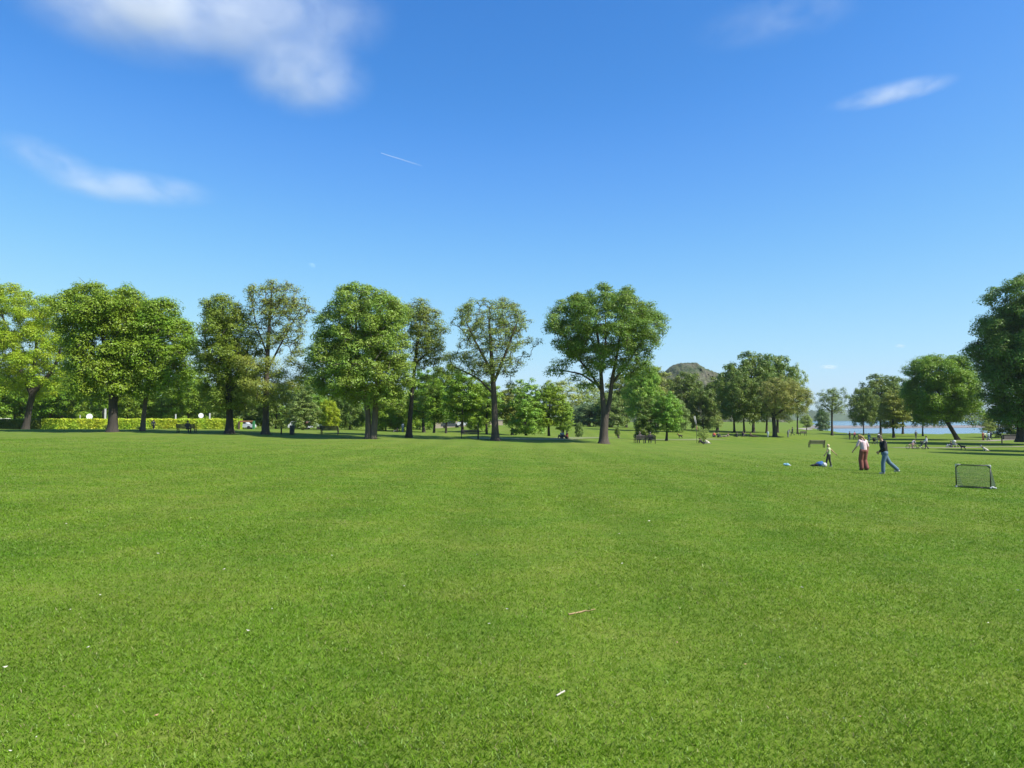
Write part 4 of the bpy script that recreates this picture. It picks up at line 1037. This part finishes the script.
def goal():
    pl, pr = at(956.3, 487.3), at(990.8, 489.2)
    W = (pr - pl).length; H = 22.5 / F * pl.y; rz = math.atan2(pr.y - pl.y, pr.x - pl.x)
    t = thing('football_goal', 'small pop-up football goal with dark net and frame', 'goal', pl, rz)
    GREY = plain('pale_plastic', (.55, .56, .55), .4, .08, 10); DK = plain('dark_frame', (.016, .02, .018), .5, .1, 9)
    NETC = plain('net_cord', (.20, .24, .21), .7, .1, 10)
    c = .085; d = .5; rb = .018
    pts = [(0, 0, .05), (0, 0, H - c), (c, 0, H), (W - c, 0, H), (W, 0, H - c), (W, 0, .05)]
    f = MB()
    for a_, b_ in zip(pts[:-1], pts[1:]): f.caps(a_, rb, b_, rb, 8)
    f.build('frame', DK, t, True)
    f = MB(); f.caps((.02, 0, .02), .016, (W - .02, 0, .02), .016, 8); f.build('ground_bar', DK, t, True)
    for x0, x1 in ((-.01, c + .05), (W - c - .05, W + .01)):
        k = MB(); xo = x0 if x0 < 0 else x1; xi = x1 if x0 < 0 else x0
        k.caps((xo, 0, H + .012), .012, (xi, 0, H + .012), .012, 8); k.caps((xo, 0, H + .012), .012, (xo, 0, H - .12), .011, 8)
        k.build('corner_joint', GREY, t, True)
    for x in (0, W):
        k = MB(); k.ball((x, 0, .03), .035, (1, 1.2, .9)); k.build('foot', GREY, t, True)
    k = MB(); k.caps((0, 0, .02), .012, (.16, d, .015), .012, 8); k.caps((.16, d, .015), .012, (W + .14, d * .55, .015), .012, 8); k.caps((W + .14, d * .55, .015), .012, (W, 0, .02), .012, 8); k.build('base_frame', DK, t, True)
    # net: real cords, front plane hung back and the two sides
    n = MB(); r = .0036
    def back(u, v):   # u across, v height
        return Vector((u * W + (1 - v) * (.16 * (1 - u) + .14 * u), (1 - v) ** 1.15 * d * (1 - .45 * u), v * (H - .02) + .02))
    nu, nv = 30, 20
    for a_ in range(nu + 1):
        for b_ in range(nv):
            n.bar(back(a_ / nu, b_ / nv), back(a_ / nu, (b_ + 1) / nv), r, seg=3)
    for b_ in range(nv + 1):
        for a_ in range(0, nu, 2): n.bar(back(a_ / nu, b_ / nv), back((a_ + 2) / nu, b_ / nv), r, seg=3)
    n.build('net', NETC, t)
    for u in (0, 1):
        n = MB(); q = 11
        for a_ in range(q + 1):
            v = a_ / q; e0 = Vector((u * W, 0, v * H * .97 + .02)); n.bar(e0, back(u, v), r * 1.2, seg=3)
            p0 = Vector((u * W, 0, .02)) + (back(u, 0) - Vector((u * W, 0, .02))) * v
            n.bar(p0, back(u, 1 - v) if v > 0 else Vector((u * W, 0, H)), r * 1.2, seg=3)
        n.build('side_net', NETC, t)
    b = MB()
    for c_, r_, s_ in (((W + .05, .02, .05), .05, (1.2, 1, .7)), ((W + .12, .05, .03), .04, (1.4, 1, .6))): b.ball(c_, r_, s_)
    o = link('plastic_bag', fuse(b, 'plastic_bag', GREY, .01, .7), None, t.matrix_basis @ Vector((0, 0, 0)))
    o.rotation_euler.z = rz; tag(o, 'crumpled white bag lying at the goal foot', 'bag')
goal()

# ------------------------------------------------------------------ wheeled things
RUB = plain('rubber', (.02, .02, .02), .7, .1, 9); STEEL = plain('grey_tube', (.28, .29, .30), .35, .1, 9, metal=.6)
def wheel(parent, c, r, w=.05):
    bm = bmesh.new(); n = 18; prof = [(-w / 2, r * .82), (-w / 2, r), (w / 2, r), (w / 2, r * .82)]
    rings = [[bm.verts.new((c[0] + q[0], c[1] + q[1] * math.cos(a_), c[2] + q[1] * math.sin(a_))) for q in prof] for a_ in np.linspace(0, 6.283, n, endpoint=False)]
    for i_ in range(n):
        A_, B_ = rings[i_], rings[(i_ + 1) % n]
        for k in range(4): bm.faces.new((A_[k], A_[(k + 1) % 4], B_[(k + 1) % 4], B_[k]))
    bmesh.ops.recalc_face_normals(bm, faces=bm.faces)
    me = bpy.data.meshes.new('wheel'); bm.to_mesh(me); bm.free(); me.materials.append(RUB)
    o = link('wheel', me, parent)
    h = MB()
    for k in range(6):
        a_ = k * math.pi / 3; h.bar((c[0], c[1], c[2]), (c[0], c[1] + math.cos(a_) * r * .86, c[2] + math.sin(a_) * r * .86), r * .03 + .004, seg=5)
    h.build('spokes', STEEL, o)
def buggy(loc, rz, col, label):
    t = thing('pushchair', label, 'pushchair', loc, rz, 'pushchairs on the grass')
    for x, y in ((-.25, .3), (.25, .3), (-.25, -.25), (.25, -.25)): wheel(t, (x, y, .13), .13)
    f = MB()
    for x in (-.25, .25): f.caps((x, .32, .16), .016, (x, -.5, 1.02), .016, 8); f.caps((x, -.25, .14), .016, (x, .1, .5), .016, 8)
    f.caps((-.25, -.5, 1.02), .018, (.25, -.5, 1.02), .018, 8); f.build('frame', STEEL, t, True)
    s = MB(); s.box((0, .02, .48), (.44, .42, .1), bev=.03); s.box((0, -.2, .74), (.44, .1, .5), Matrix.Rotation(R(18), 3, 'X'), bev=.03); s.build('seat', cloth(col), t)
    h = MB(); h.ball((0, -.1, .86), .3, (.85, 1, .75), 14)
    bmesh.ops.delete(h.bm, geom=[v for v in h.bm.verts if v.co.z < .86 or v.co.y > .08], context='VERTS'); h.build('hood', cloth(col), t, True)
buggy(at(874.8, 444.2), R(-60), (.02, .02, .025), 'black pushchair pushed by the person in blue')
buggy(at(920.5, 449.4), R(75), (.016, .016, .02), 'black buggy between the bicycle child and the person in white')
buggy(at(955, 447.5), R(-70), (.55, .56, .58), 'white-grey pushchair beside the person sitting by the leaning trunk')
def bicycle(loc, rz, label):
    t = thing('bicycle', label, 'bicycle', loc, rz)
    wheel(t, (0, .45, .28), .28, .035); wheel(t, (0, -.45, .28), .28, .035)
    f = MB(); P = {'r': (0, -.45, .28), 'b': (0, -.05, .28), 's': (0, -.18, .66), 'h': (0, .32, .70), 'f': (0, .45, .28)}
    for a_, b_ in ('rb', 'bs', 'sr', 'sh', 'bh', 'hf'): f.caps(P[a_], .018, P[b_], .018, 8)
    f.build('frame', cloth((.5, .2, .25), .3), t, True)
    MB().ball((0, -.2, .73), .1, (.7, 1.2, .35)).build('saddle', RUB, t, True)
    h = MB(); h.caps((0, .32, .7), .014, (0, .3, .86), .014, 8); h.caps((-.24, .22, .88), .014, (.24, .22, .88), .014, 8); h.build('handlebar', STEEL, t, True)
bicycle(at(911.3, 449.2), R(-85), 'small bicycle beside the child in a pale top')

def car(loc, rz, col, label, van=False):
    t = thing('parked_car', label, 'car', loc, rz, 'vehicles parked beyond the trees')
    L, W = (4.2, 1.75) if not van else (5.0, 1.9)
    pr = [(-L / 2, .35), (-L / 2, .8), (-L / 2 + .1, .92), (-.9 if not van else L / 2 - 1.3, .98), (L / 2 - .15, .85 if not van else 1.0), (L / 2, .65), (L / 2, .35)]
    P = plain('car_paint_%02d' % len(bpy.data.materials), col, .25, .03, 2)
    b = MB(); b.poly([(x, -W / 2, z) for x, z in pr], (0, W, 0)); b.build('body', P, t)
    cab = [(-L / 2 + .25, .93), (-L / 2 + .55, 1.42), (.55, 1.45), (1.15, .93)] if not van else [(-L / 2 + .02, .93), (-L / 2 + .1, 2.0), (1.2, 2.0), (1.8, 1.0)]
    b = MB(); b.poly([(x, -W / 2 + .09, z) for x, z in cab], (0, W - .18, 0)); b.build('cabin', P, t)
    GL = plain('car_glass_%02d' % len(bpy.data.materials), (.03, .04, .05), .08, .05, 2)
    for s_ in (-1, 1):
        y = s_ * (W / 2 - .085)
        z0, z1 = (1.0, 1.36) if not van else (1.15, 1.7)
        for xa, xb in (((-L / 2 + .5, -.45), (-.38, .75)) if not van else ((.2, 1.2),)):
            MB().box(((xa + xb) / 2, y, (z0 + z1) / 2), (xb - xa, .02, z1 - z0), bev=.005).build('window', GL, t)
    for x in (-L / 2 + .8, L / 2 - .8):
        for s_ in (-1, 1):
            o = MB(); o.bar((x, s_ * (W / 2 - .22), .31), (x, s_ * (W / 2 + .01), .31), .31, seg=18); o.build('wheel', RUB, t)
    return t
car(gd(1.5, 138), .1, (.75, .72, .62), 'pale van roof showing above the dark hedge at the photo edge', True)
car(gd(33, 140), 0, (.72, .72, .72), 'white car roof above the hedge beside the leaning trunk')
car(gd(301, 132), .2, (.72, .73, .75), 'white car left of the person in dull red')
car(gd(311.5, 132), .15, (.70, .71, .74), 'white car right of the person in dull red')
car(gd(243.5, 133), 0, (.62, .65, .70), 'pale car under the wooden play frame')
car(gd(467, 158), .1, (.72, .74, .78), 'white car before the pale low wall')
car(gd(478, 158), 0, (.45, .25, .18), 'dull red car before the pale low wall')
car(gd(451, 158), 0, (.10, .11, .13), 'dark car before the pale low wall')

# ------------------------------------------------------------------ small structures and signs
CREAM = plain('cream_render', (.58, .47, .36), .9, .12, .6)
def lowwall():
    p0, p1 = gd(434, 166), gd(503, 166)
    L = p1.x - p0.x
    t = thing('boundary_wall', 'low pale cream wall seen between trunks behind the cars', 'wall', p0)
    w = MB(); w.box((L / 2, 0, .75), (L, .4, 2.1)); w.build('wall_face', CREAM, t)
    c = MB(); c.box((L / 2, 0, 1.87), (L + .1, .55, .14), bev=.02); c.build('coping', plain('stone_coping', (.38, .33, .28), .9, .15, .8), t)
lowwall()
STONE = plain('dark_stone', (.12, .105, .09), .9, .25, .9)
def hut():
    p = gd(1015, 150)
    t = thing('low_wall', 'dark low stone wall on the gravel at the photo edge', 'wall', p)
    w = MB(); w.box((0, 0, .35), (5.2, .6, 1.1), bev=.02); w.build('wall_face', STONE, t)
    c = MB(); c.box((0, 0, .96), (5.4, .75, .12), bev=.02); c.build('coping', plain('dark_coping', (.07, .062, .055), .9, .2, 1), t)
hut()
def tower():
    p = gd(576, 330); h = EYE + (HY - 411.5) / F * 330 - p.z
    t = thing('building', 'dark-roofed block peeping between far trees left of the great trunk', 'building', p)
    MB().box((0, 0, h / 2 - 1), (6, 8, h + 1), bev=.1).build('wall', plain('dull_wall', (.15, .15, .16), .9, .1, .4), t)
    MB().box((0, 0, h - .2), (6.6, 8.6, .7), bev=.05).build('roof', plain('dull_roof', (.05, .052, .06), .8, .1, .4), t)
    for x in (-1.6, 0, 1.6): MB().box((x, -4.01, h - 2), (.9, .06, 1.2)).build('window', plain('dull_glass', (.03, .035, .04), .2, .1, 1), t)
tower()
SIGNW = plain('sign_white', (.85, .86, .86), .4, .03, 5)
def disc(px, py, rpx, D, label):
    p = gd(px, D); z = EYE + (HY - py) / F * D - p.z; r = rpx / F * D
    t = thing('road_sign', label, 'sign', p, R(40), 'round white signs behind the hedge')
    MB().bar((0, .05, 0), (0, .05, z - r * .6), .05).build('post', STEEL, t)
    MB().bar((0, .0, z), (0, -.05, z), r, seg=32).build('sign_disc', SIGNW, t)
disc(89.8, 416.6, 2.9, 130.5, 'larger round white sign left of the thick dark trunk')
disc(201.2, 415.6, 2.5, 130.5, 'smaller round white sign behind the hedge by the bench')
def post(px, y0, y1, wpx, D, mat, label, name='post', cap=None, cat='post'):
    p = gd(px, D) if D else at(px, y1)
    dd = p.y; h = EYE + (HY - y0) / F * dd - p.z; w = wpx / F * dd
    t = thing(name, label, cat, p, .6)
    MB().box((0, 0, h / 2 - .1), (w, w * .8, h + .2), bev=w * .08).build('shaft', mat, t)
    MB().box((0, 0, h + .03), (w * 1.15, w * .95, .07), bev=.01).build('cap', cap or mat, t)
CONC = plain('pale_concrete', (.5, .5, .5), .8, .1, 3)
post(80.5, 415.5, 430, .8, 133, CONC, 'thin grey post left of the larger round sign')
post(105.6, 409, 430, 1.7, 133, CONC, 'tall pale pillar beside the thick dark trunk')
post(103.4, 410.5, 430, 1.6, 133.6, IRON, 'dark pillar edge-on to the tall pale pillar')
post(176, 414.5, 430, 1.3, 133, CONC, 'short pale post above the long hedge')
post(210, 413.5, 430, 1.4, 133, CONC, 'grey post right of the smaller round sign')
post(281.3, 428.5, 434.2, 1.3, 0, DWOOD, 'short dark wooden post in the shade', cat='bollard', name='bollard')
post(1002, 436, 443.2, 1.1, 0, DWOOD, 'single dark post on the grass near the low wall', cat='bollard', name='bollard')
post(478, 423, 439.5, .9, 0, IRON, 'thin dark post standing at the end of the shaded bench')
def bin_():
    p = at(292, 434.6); s = p.y / F; w = 4 * s; h = 9 * s
    t = thing('litter_bin', 'dark upright litter bin in the shade below the conical tree', 'bin', p)
    mb = MB(); mb.box((0, 0, h * .42), (w, w, h * .86), bev=.03); mb.build('bin_body', plain('bin_black', (.03, .03, .032), .5, .1, 6), t)
    mb = MB(); mb.box((0, 0, h * .93), (w * 1.05, w * 1.05, h * .12), bev=.04)
    for a_ in (-1, 1): mb.box((a_ * w * .4, 0, h * .83), (.05, w * .9, h * .12))
    mb.build('lid', plain('bin_lid', (.045, .04, .038), .5, .1, 6), t)
    MB().box((0, -w * .5 - .005, h * .68), (w * .6, .02, h * .1)).build('opening', IRON, t)
bin_()
def playframe():
    D = 126; a_, b_ = gd(240, D), gd(253.5, D)
    L = b_.x - a_.x; h = 8.5 / F * D
    t = thing('play_frame', 'wooden play frame with orange-brown beam and green post', 'play frame', a_)
    MB().box((L / 2, 0, h), (L, .35, .28), bev=.02).build('beam', plain('orange_timber', (.36, .17, .07), .7, .2, 3), t)
    MB().box((L + .1, 0, h / 2), (.35, .35, h + .2), bev=.02).build('post', plain('green_paint', (.06, .26, .10), .5, .1, 3), t)
    MB().box((-.1, 0, h / 2 - .1), (.3, .3, h), bev=.02).build('post', plain('brown_timber', (.12, .08, .05), .7, .2, 3), t)
playframe()
def flag():
    p = gd(696, 98); s = 98 / F
    t = thing('feather_flag', 'tall narrow white and orange feather flag on a leaning pole', 'flag', p)
    by = HY + (EYE - p.z) / 98 * F
    q = lambda px, py: Vector(((px - 696) * s, 0, (by - py) * s))
    MB().caps(q(696.4, by + 1), .03, q(696.2, 425), .03).caps(q(696.2, 425), .03, q(694.2, 416), .02).build('pole', IRON, t, True)
    b = MB(); pts = [q(695.8, 425), q(694.8, 422), q(693.6, 417.5), q(693.9, 415.8), q(695, 416), q(695.8, 419.5), q(696.6, 426)]
    b.poly(pts, (0, .02, 0)); b.build('banner', plain('white_banner', (.8, .74, .68), .6, .06, 4), t)
    b = MB(); pts = [q(696.0, 426.2), q(696.8, 426), q(697, 428.6), q(696.4, 430)]
    b.poly(pts, (0, .02, 0)); b.build('banner_tail', plain('orange_banner', (.7, .25, .12), .6, .06, 4), t)
flag()
# dogs: one continuous body, four jointed legs
def dog(loc, rz, col, label, sit=False):
    t = thing('dog', label, 'dog', loc, rz)
    b = MB()
    b.caps((0, .2, .42), .13, (0, -.2, .42 if not sit else .2), .11); b.caps((0, .28, .48), .09, (0, .42, .66), .065); b.ball((0, .46, .70), .085); b.caps((0, .52, .69), .05, (0, .62, .66), .034)
    for s_ in (-1, 1):
        b.ball((s_ * .06, .44, .77), .035, (.6, .8, 1.4))
        b.caps((s_ * .08, .2, .38), .06, (s_ * .085, .2, .18), .035); b.caps((s_ * .085, .2, .18), .034, (s_ * .085, .22, .03), .03)
        if not sit: b.caps((s_ * .08, -.2, .38), .08, (s_ * .09, -.14, .24), .05); b.caps((s_ * .09, -.14, .24), .045, (s_ * .09, -.28, .16), .03); b.caps((s_ * .09, -.28, .16), .03, (s_ * .09, -.26, .03), .03)
        else: b.caps((s_ * .1, -.2, .16), .1, (s_ * .12, -.02, .14), .06); b.caps((s_ * .12, -.02, .14), .05, (s_ * .12, .05, .03), .03)
    b.caps((0, -.28, .44 if not sit else .12), .035, (0, -.48, .56 if not sit else .08), .02)
    link('body', fuse(b, 'body', cloth(col), .018, .6), t)
    mb = MB(); mb.ball((0, .655, .665), .018); mb.build('nose', RUB, t, True)
    mb = MB(); mb.caps((0, .32, .54), .088, (0, .34, .56), .084); mb.build('collar', cloth((.3, .03, .03)), t, True)
dog(at(963, 449.6), R(70), (.03, .028, .026), 'dark dog on the grass beyond the goal')
dog(at(985.5, 451.5), R(60), (.60, .55, .48), 'white dog sitting in the shade strip beyond the goal', True)
dog(at(707.3, 444), R(100), (.68, .62, .52), 'cream dog lying beside the person in black', True)
dog(at(680.5, 438.2), R(60), (.06, .045, .03), 'brown dog standing alone on the grass left of the flag')

# ------------------------------------------------------------------ litter on the lawn
WOODP = plain('dry_stick', (.38, .26, .13), .8, .25, 20); PET = plain('petal_white', (.55, .52, .42), .6, .08, 20); LF = plain('dead_leaf', (.42, .27, .13), .8, .2, 20)
def stick(pts, r, mat, label):
    P = [at(*q) for q in pts]; P = [p + Vector((0, 0, .010)) for p in P]
    o = P[0].copy(); vs, fs = [], []
    tube(vs, fs, [tuple(p - o) for p in P], r, 6)
    me = mesh_np('stick', np.array(vs), np.array(fs), [mat]); tag(link('stick', me, None, o), label, 'stick')
stick([(568.5, 615.4), (575, 614.2), (581, 613.0), (585.5, 611.6), (588, 612.2), (595, 610)], [.007, .0085, .007, .0075, .005, .004], WOODP, 'thin brown twig lying on the lawn')
stick([(556.5, 697.2), (560.5, 694.9), (564.5, 692.6)], [.005, .0065, .006], PET, 'short white stick lying on the near lawn')
def petal(px, py, s, mat, label, group, name='leaf'):
    s *= .78; p = at(px, py) + Vector((0, 0, .022)); g = random.Random(int(px * 7 + py))
    b = bmesh.new(); n = 8; vs = []
    c = b.verts.new((0, 0, .35 * s))
    for k in range(n):
        a_ = k / n * 6.283; rr_ = s * (1.3 if k % 4 == 0 else .75) * g.uniform(.8, 1.15)
        vs.append(b.verts.new((rr_ * math.cos(a_), rr_ * .7 * math.sin(a_), s * .25 * math.sin(2 * a_ + 1))))
    for k in range(n): b.faces.new((c, vs[k], vs[(k + 1) % n]))
    me = bpy.data.meshes.new(name); b.to_mesh(me); b.free(); me.materials.append(mat)
    o = link(name, me, None, p); o.rotation_euler = (g.uniform(-.3, .3), g.uniform(-.3, .3), g.uniform(0, 6))
    tag(o, label, 'leaf', group)
GW = 'pale petals scattered on the lawn'
for px, py, s in [(248, 633, .017), (5, 670, .017), (332, 557, .02), (224, 571, .018), (158, 555, .02), (70, 612, .015), (88, 650, .014), (100, 597, .014), (404, 588, .016), (489, 626, .014), (507, 611, .016), (272, 611, .014), (36, 741, .010), (10, 755, .011),
                 (802, 589, .018), (780, 660, .012), (988, 625, .016), (1018, 592, .02), (622, 565, .018), (649, 522, .03), (619, 535, .025), (844, 722, .010), (594, 664, .011), (66, 525, .024), (238, 572, .014), (477, 556, .018)]:
    petal(px, py, s, PET, 'small pale petal lying on the mown lawn', GW)
for px, py, s in [(64, 690, .020), (156, 719, .016), (328, 744, .016), (677, 645, .018), (860, 720, .014), (380, 486, .03), (745, 667, .013), (616, 616, .013), (540, 680, .012)]:
    petal(px, py, s, LF, 'small brown dead leaf lying on the mown lawn', 'brown dead leaves scattered on the lawn')

# ------------------------------------------------------------------ sky, clouds, moon, sun
SUN_AZ, SUN_EL = 116, 49
SKY = [[(0, 0), (.184, .0704), (.238, .122), (.337, .216), (.474, .342), (.62, .45), (.80, .57), (1, .62)],
       [(0, 0), (.305, .275), (.392, .381), (.533, .539), (.694, .68), (.905, .81), (1, .84)],
       [(0, 0), (.4, .58), (.546, .76), (.651, .90), (.78, .97), (1, 1)]]
w = bpy.data.worlds.new('World'); S.world = w; w.use_nodes = True
nt = w.node_tree; bg = nt.nodes['Background']
sk = nt.nodes.new('ShaderNodeTexSky'); sk.sky_type = 'NISHITA'; sk.sun_disc = False
sk.sun_elevation = R(SUN_EL); sk.sun_rotation = R(SUN_AZ); sk.altitude = 0; sk.air_density = 1.0; sk.dust_density = .6; sk.ozone_density = 2.5
sp = nt.nodes.new('ShaderNodeSeparateColor'); cb = nt.nodes.new('ShaderNodeCombineColor'); nt.links.new(sk.outputs[0], sp.inputs[0])
for ch, pts in enumerate(SKY):          # colour balance of the clear blue sky
    m1 = nt.nodes.new('ShaderNodeMath'); m1.operation = 'MULTIPLY'; nt.links.new(sp.outputs[ch], m1.inputs[0]); m1.inputs[1].default_value = .158
    fc = nt.nodes.new('ShaderNodeFloatCurve'); nt.links.new(m1.outputs[0], fc.inputs['Value'])
    cv = fc.mapping.curves[0]; cv.points[0].location = pts[0]; cv.points[1].location = pts[-1]
    for q_ in pts[1:-1]: cv.points.new(*q_)
    fc.mapping.update()
    ml_ = nt.nodes.new('ShaderNodeMath'); ml_.operation = 'MULTIPLY'; nt.links.new(fc.outputs[0], ml_.inputs[0]); ml_.inputs[1].default_value = 1 / (.08 * 2 ** .75)
    nt.links.new(ml_.outputs[0], cb.inputs[ch])
nt.links.new(cb.outputs[0], bg.inputs[0])
bg.inputs[1].default_value = .08
sl = bpy.data.lights.new('sun', 'SUN'); sl.energy = 5.0; sl.angle = R(.53); sl.color = (1, .955, .88)
so = bpy.data.objects.new('sun', sl); COL.objects.link(so)
sd = Vector((math.sin(R(SUN_AZ)) * math.cos(R(SUN_EL)), math.cos(R(SUN_AZ)) * math.cos(R(SUN_EL)), math.sin(R(SUN_EL))))
so.rotation_euler = (-sd).to_track_quat('-Z', 'Y').to_euler()

def cloud(label, px, py, rx, ry, rot, dens, D=6000, nscale=1.6, stretch=3.0, thr=.42, soft=.3, seed=0, deep=.35, fall=1.0):
    """thin cirrus: a real body of droplets high in the sky"""
    s = D / F; c = atd(px, py, D)
    m, nt, out = new_mat('cloud_vapour')
    tc = N(nt, 'ShaderNodeTexCoord')
    ln = N(nt, 'ShaderNodeVectorMath', operation='LENGTH'); nt.links.new(tc.outputs['Object'], ln.inputs[0])
    fo = N(nt, 'ShaderNodeMapRange', interpolation_type='SMOOTHSTEP'); nt.links.new(ln.outputs['Value'], fo.inputs[0]); fo.inputs[1].default_value = .15; fo.inputs[2].default_value = 1; fo.inputs[3].default_value = 1; fo.inputs[4].default_value = 0
    mp = N(nt, 'ShaderNodeMapping'); mp.inputs['Scale'].default_value = (nscale, .6, nscale * stretch * ry / rx); mp.inputs['Location'].default_value = (seed, seed * .7, 0); nt.links.new(tc.outputs['Object'], mp.inputs[0])
    nz = noise(nt, 1.6, 7, mp.outputs[0], .6); nz.inputs['Distortion'].default_value = .3
    ad = N(nt, 'ShaderNodeMapRange', interpolation_type='SMOOTHSTEP'); nt.links.new(nz.outputs['Fac'], ad.inputs[0]); ad.inputs[1].default_value = thr; ad.inputs[2].default_value = thr + soft
    mu = N(nt, 'ShaderNodeMath', operation='MULTIPLY'); nt.links.new(fo.outputs[0], mu.inputs[0]); nt.links.new(ad.outputs[0], mu.inputs[1])
    m2 = N(nt, 'ShaderNodeMath', operation='MULTIPLY'); nt.links.new(mu.outputs[0], m2.inputs[0]); m2.inputs[1].default_value = 4 * dens / (2 * rx * s * deep)
    pv = N(nt, 'ShaderNodeVolumePrincipled'); pv.inputs['Color'].default_value = (.97, .97, .97, 1); pv.inputs['Anisotropy'].default_value = 0
    nt.links.new(m2.outputs[0], pv.inputs['Density']); nt.links.new(pv.outputs[0], out.inputs['Volume'])
    b = bmesh.new(); bmesh.ops.create_icosphere(b, subdivisions=3, radius=1); me = bpy.data.meshes.new('cloud'); b.to_mesh(me); b.free(); me.materials.append(m)
    o = link('cloud', me, None, c); o.scale = (rx * s, rx * s * deep, ry * s); o.rotation_euler = (0, R(rot), 0)
    tag(o, label, 'cloud'); return o
cloud('big thin white cloud at the photo\'s top left', 152, 2, 172, 74, 9, .8, seed=1.3, thr=.18, soft=.62, stretch=1.6)
cloud('fainter cloud tail hanging right below the big cloud', 302, 76, 82, 48, 8, .45, seed=4.4, thr=.12, soft=.75, stretch=1.2)
cloud('very thin veil of cloud between big cloud and its tail', 290, 18, 120, 62, 0, .34, seed=7.7, thr=.2, soft=.55, stretch=1.4)
cloud('long wispy cloud streak low on the left', 128, 187, 105, 20, 6, .42, seed=2.9, thr=.22, soft=.55, stretch=1.8)
cloud('faint upper end of the low left cloud streak', 50, 160, 70, 24, 22, .16, seed=9.2, thr=.28, soft=.5, stretch=1.5)
cloud('short bright wisp alone high on the right', 893, 93, 76, 12, -12, .42, seed=6.1, thr=.26, soft=.45, stretch=1.4)
cloud('very faint streak at the photo\'s top right', 780, 18, 110, 30, -12, .16, seed=8.3, thr=.3, soft=.6, stretch=2)
cloud('tiny white puff low above the lake trees', 829, 367, 11, 3, 0, .5, seed=3.3, thr=.25, soft=.4)
cloud('tiny faint cloud low, right of the tiny puff', 900, 346, 7, 3, 0, .22, seed=5.5, thr=.25, soft=.4)
def contrail():
    D = 6000; a_, b_ = atd(381, 153, D), atd(424, 166.5, D); s = D / F
    m, nt, out = new_mat('ice_trail'); tc = N(nt, 'ShaderNodeTexCoord'); sp = N(nt, 'ShaderNodeSeparateXYZ'); nt.links.new(tc.outputs['Object'], sp.inputs[0])
    mr = N(nt, 'ShaderNodeMapRange'); nt.links.new(sp.outputs['X'], mr.inputs[0]); L = (b_ - a_).length; mr.inputs[2].default_value = L; mr.inputs[3].default_value = .6 / (1.6 * s); mr.inputs[4].default_value = 0
    pv = N(nt, 'ShaderNodeVolumePrincipled'); pv.inputs['Color'].default_value = (.97, .97, .97, 1); nt.links.new(mr.outputs[0], pv.inputs['Density']); nt.links.new(pv.outputs[0], out.inputs['Volume'])
    mb = MB(); mb.bar((0, 0, 0), (L, 0, 0), .45 * s, 1.0 * s, 10); o = mb.build('vapour_trail', m, None, loc=a_)
    o.rotation_euler = (b_ - a_).to_track_quat('X', 'Z').to_euler(); tag(o, 'short white aircraft trail between the clouds', 'vapour trail')
contrail()
def moon():
    D = 15000; c = atd(311.5, 266.5, D)
    m, nt, out = new_mat('moon_rock'); tc = N(nt, 'ShaderNodeTexCoord'); nz = noise(nt, 2.2, 3, tc.outputs['Object'])
    r = ramp(nt, nz.outputs['Fac'], [(.35, (.02, .02, .02)), (.65, (.06, .06, .06))]); d = N(nt, 'ShaderNodeBsdfDiffuse'); nt.links.new(r.outputs[0], d.inputs[0])
    tr = N(nt, 'ShaderNodeBsdfTransparent'); ad = N(nt, 'ShaderNodeAddShader'); nt.links.new(d.outputs[0], ad.inputs[0]); nt.links.new(tr.outputs[0], ad.inputs[1])
    ge = N(nt, 'ShaderNodeNewGeometry'); mx = N(nt, 'ShaderNodeMixShader'); nt.links.new(ge.outputs['Backfacing'], mx.inputs[0]); nt.links.new(ad.outputs[0], mx.inputs[1]); nt.links.new(tr.outputs[0], mx.inputs[2]); nt.links.new(mx.outputs[0], out.inputs[0])
    mb = MB(); mb.ball((0, 0, 0), 3.6 / F * D, seg=32); o = mb.build('moon', m, None, True, c); tag(o, 'faint pale half moon in the blue sky above the trees', 'moon')
moon()

m, nt, out = new_mat('hazy_air'); pv = N(nt, 'ShaderNodeVolumePrincipled'); pv.inputs['Color'].default_value = (.80, .90, 1, 1); pv.inputs['Density'].default_value = .00007; pv.inputs['Anisotropy'].default_value = .2
nt.links.new(pv.outputs[0], out.inputs['Volume'])
mb = MB(); mb.box((0, 1450, 34), (7800, 3300, 112)); tag(mb.build('haze', m), kind='stuff')

cd = bpy.data.cameras.new('camera'); co = bpy.data.objects.new('camera', cd); COL.objects.link(co); S.camera = co
cd.sensor_width = 36; cd.lens = F * 36 / 1024; cd.clip_start = .1; cd.clip_end = 40000
co.location = (0, 0, EYE); co.rotation_euler = (R(90) + PITCH, 0, 0)

S.render.engine = 'CYCLES'
S.view_settings.view_transform = 'Standard'; S.view_settings.look = 'None'; S.view_settings.gamma = 1; S.view_settings.exposure = .75
S.view_settings.use_curve_mapping = False
c = S.cycles
c.max_bounces = 8; c.transparent_max_bounces = 12; c.diffuse_bounces = 3; c.glossy_bounces = 2; c.transmission_bounces = 4; c.volume_bounces = 3
c.use_denoising = True
try: c.denoiser = 'OPENIMAGEDENOISE'; c.denoising_prefilter = 'ACCURATE'
except Exception: pass
c.use_adaptive_sampling = True; c.adaptive_threshold = .01
